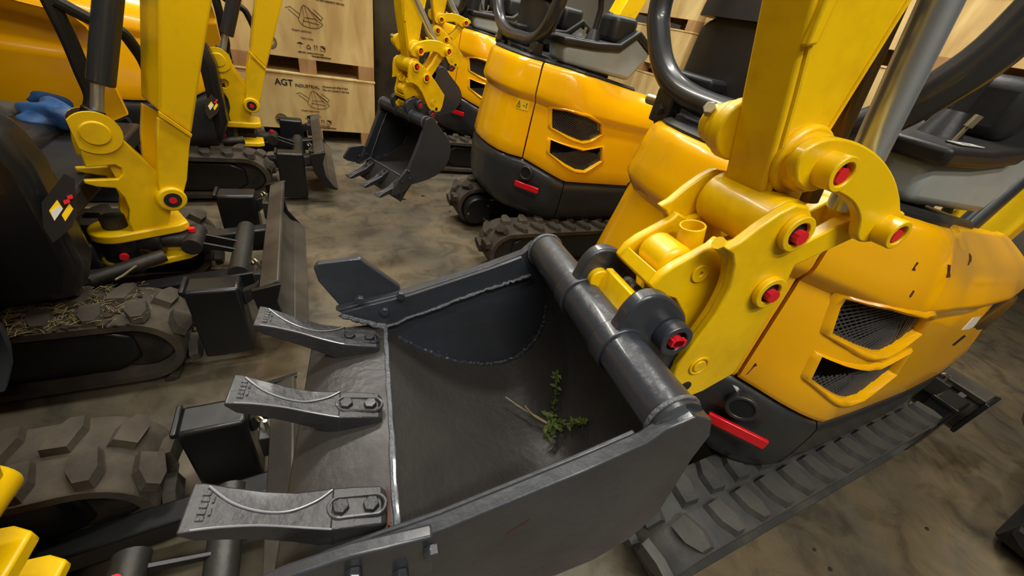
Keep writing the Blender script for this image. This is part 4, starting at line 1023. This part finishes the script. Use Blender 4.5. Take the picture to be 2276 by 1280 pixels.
# straw on the middle left-hand track
mb = MB()
off2 = V(OFF['L2'][:3])
for i in range(900):
    x = random.triangular(1.2,2.02,1.75); y = random.uniform(.085,.27); z = .272
    if x > 1.93: z = .147+math.sqrt(max(0,.125**2-(x-1.93)**2))+.003
    p = V((x,y,z+random.uniform(0,.012)))+off2; a = random.uniform(0,6.3); L = random.uniform(.008,.03)*(2 if random.random() < .08 else 1)
    d = V((math.cos(a)*L, math.sin(a)*L, random.uniform(-.2,.35)*L)); mb.tube([p, p+d*.5+V((0,0,.002)), p+d], random.uniform(.0004,.0010), 4)
st = mb.build('straw_litter', 'straw', smooth=False); tag(st, 'dry straw and dirt scattered over the middle left-hand track', 'straw', kind='stuff')
mb = MB()
for i in range(520):
    x = random.triangular(1.2,1.98,1.7); y = random.uniform(.085,.265); z = .27
    if x > 1.93: z = .147+math.sqrt(max(0,.125**2-(x-1.93)**2))
    p = V((x,y,z))+off2; s_ = random.uniform(.003,.009)
    mb.obox(p, V((s_,random.uniform(-.5,.5)*s_,0)), V((random.uniform(-.5,.5)*s_,s_,0)), V((0,0,s_*.6)))
st = mb.build('dirt_crumbs', 'dirt', smooth=False); tag(st, 'brown dirt crumbs packed between the lugs of the straw-covered track', 'dirt', kind='stuff')
# crumpled bags on the floor of the middle left-hand machine
def crumple(name, label, cat, c, r, m, seed, squash=(1,1,.6)):
    rn_ = random.Random(seed); rows = []
    ph = [(rn_.uniform(.8,3.2), rn_.uniform(.8,3.2), rn_.uniform(0,6), rn_.uniform(.03,.075)) for _ in range(9)]
    for i in range(19):
        th = math.pi*i/18; row = []
        for k in range(30):
            a = 2*math.pi*k/30; d = V((math.sin(th)*math.cos(a), math.sin(th)*math.sin(a), math.cos(th)))
            q = 1+sum(am*math.sin(f1*d.x*2+f2*d.y*2+p_+f1*d.z) for f1,f2,p_,am in ph)
            row.append(V((d.x*r*q*squash[0], d.y*r*q*squash[1], max(-.8*r*squash[2], d.z*r*q*squash[2]))))
        rows.append(row)
    o = MB().grid(rows, closed=True).build(name, m, ang=75); o.location = c; tag(o, label, cat); return o
crumple('plastic_bag', 'crumpled light blue plastic bag lying beside the yellow swing bracket', 'bag', on_z(118,258,.61), .085, 'blue_plastic', 3, (1.0,.8,.6))
crumple('plastic_bag', 'dark blue crumpled plastic sheet behind the light blue bag', 'bag', on_z(120,212,.62), .11, 'blue_plastic', 5, (1.3,.6,.55))
crumple('rag', 'heap of grey rags left of the blue plastic bag', 'rag', on_z(-18,250,.61), .07, 'grey_cloth', 9, (1.1,.9,.6))
# bits on the concrete
for i, (px, py, s_) in enumerate(((895,443,.014),(940,436,.010),(2060,1175,.006),(1810,1222,.005),(1845,1265,.006),(1000,470,.007))):
    p = on_z(px, py, 0)
    crumple('dirt_clod', ('flat dark dirt clod below the small far bucket','dark dirt crumb by the capped track','dark dirt crumb on the open concrete at lower right','small dirt crumb near the tread of the right track','dirt crumb at the bottom edge of the photo','tiny dirt crumb left of the tracks')[i], 'dirt', (p.x,p.y,s_*.25), s_, 'dirt', 20+i, (1.3,.9,.35))

# ------------------------------------------------------------------ layout units -> metres
bpy.context.view_layer.update()
for o in list(SC.objects):
    if o.parent is None and o is not camo:
        o.matrix_world = Matrix.Scale(K, 4) @ o.matrix_world
camo.data.clip_end = 100
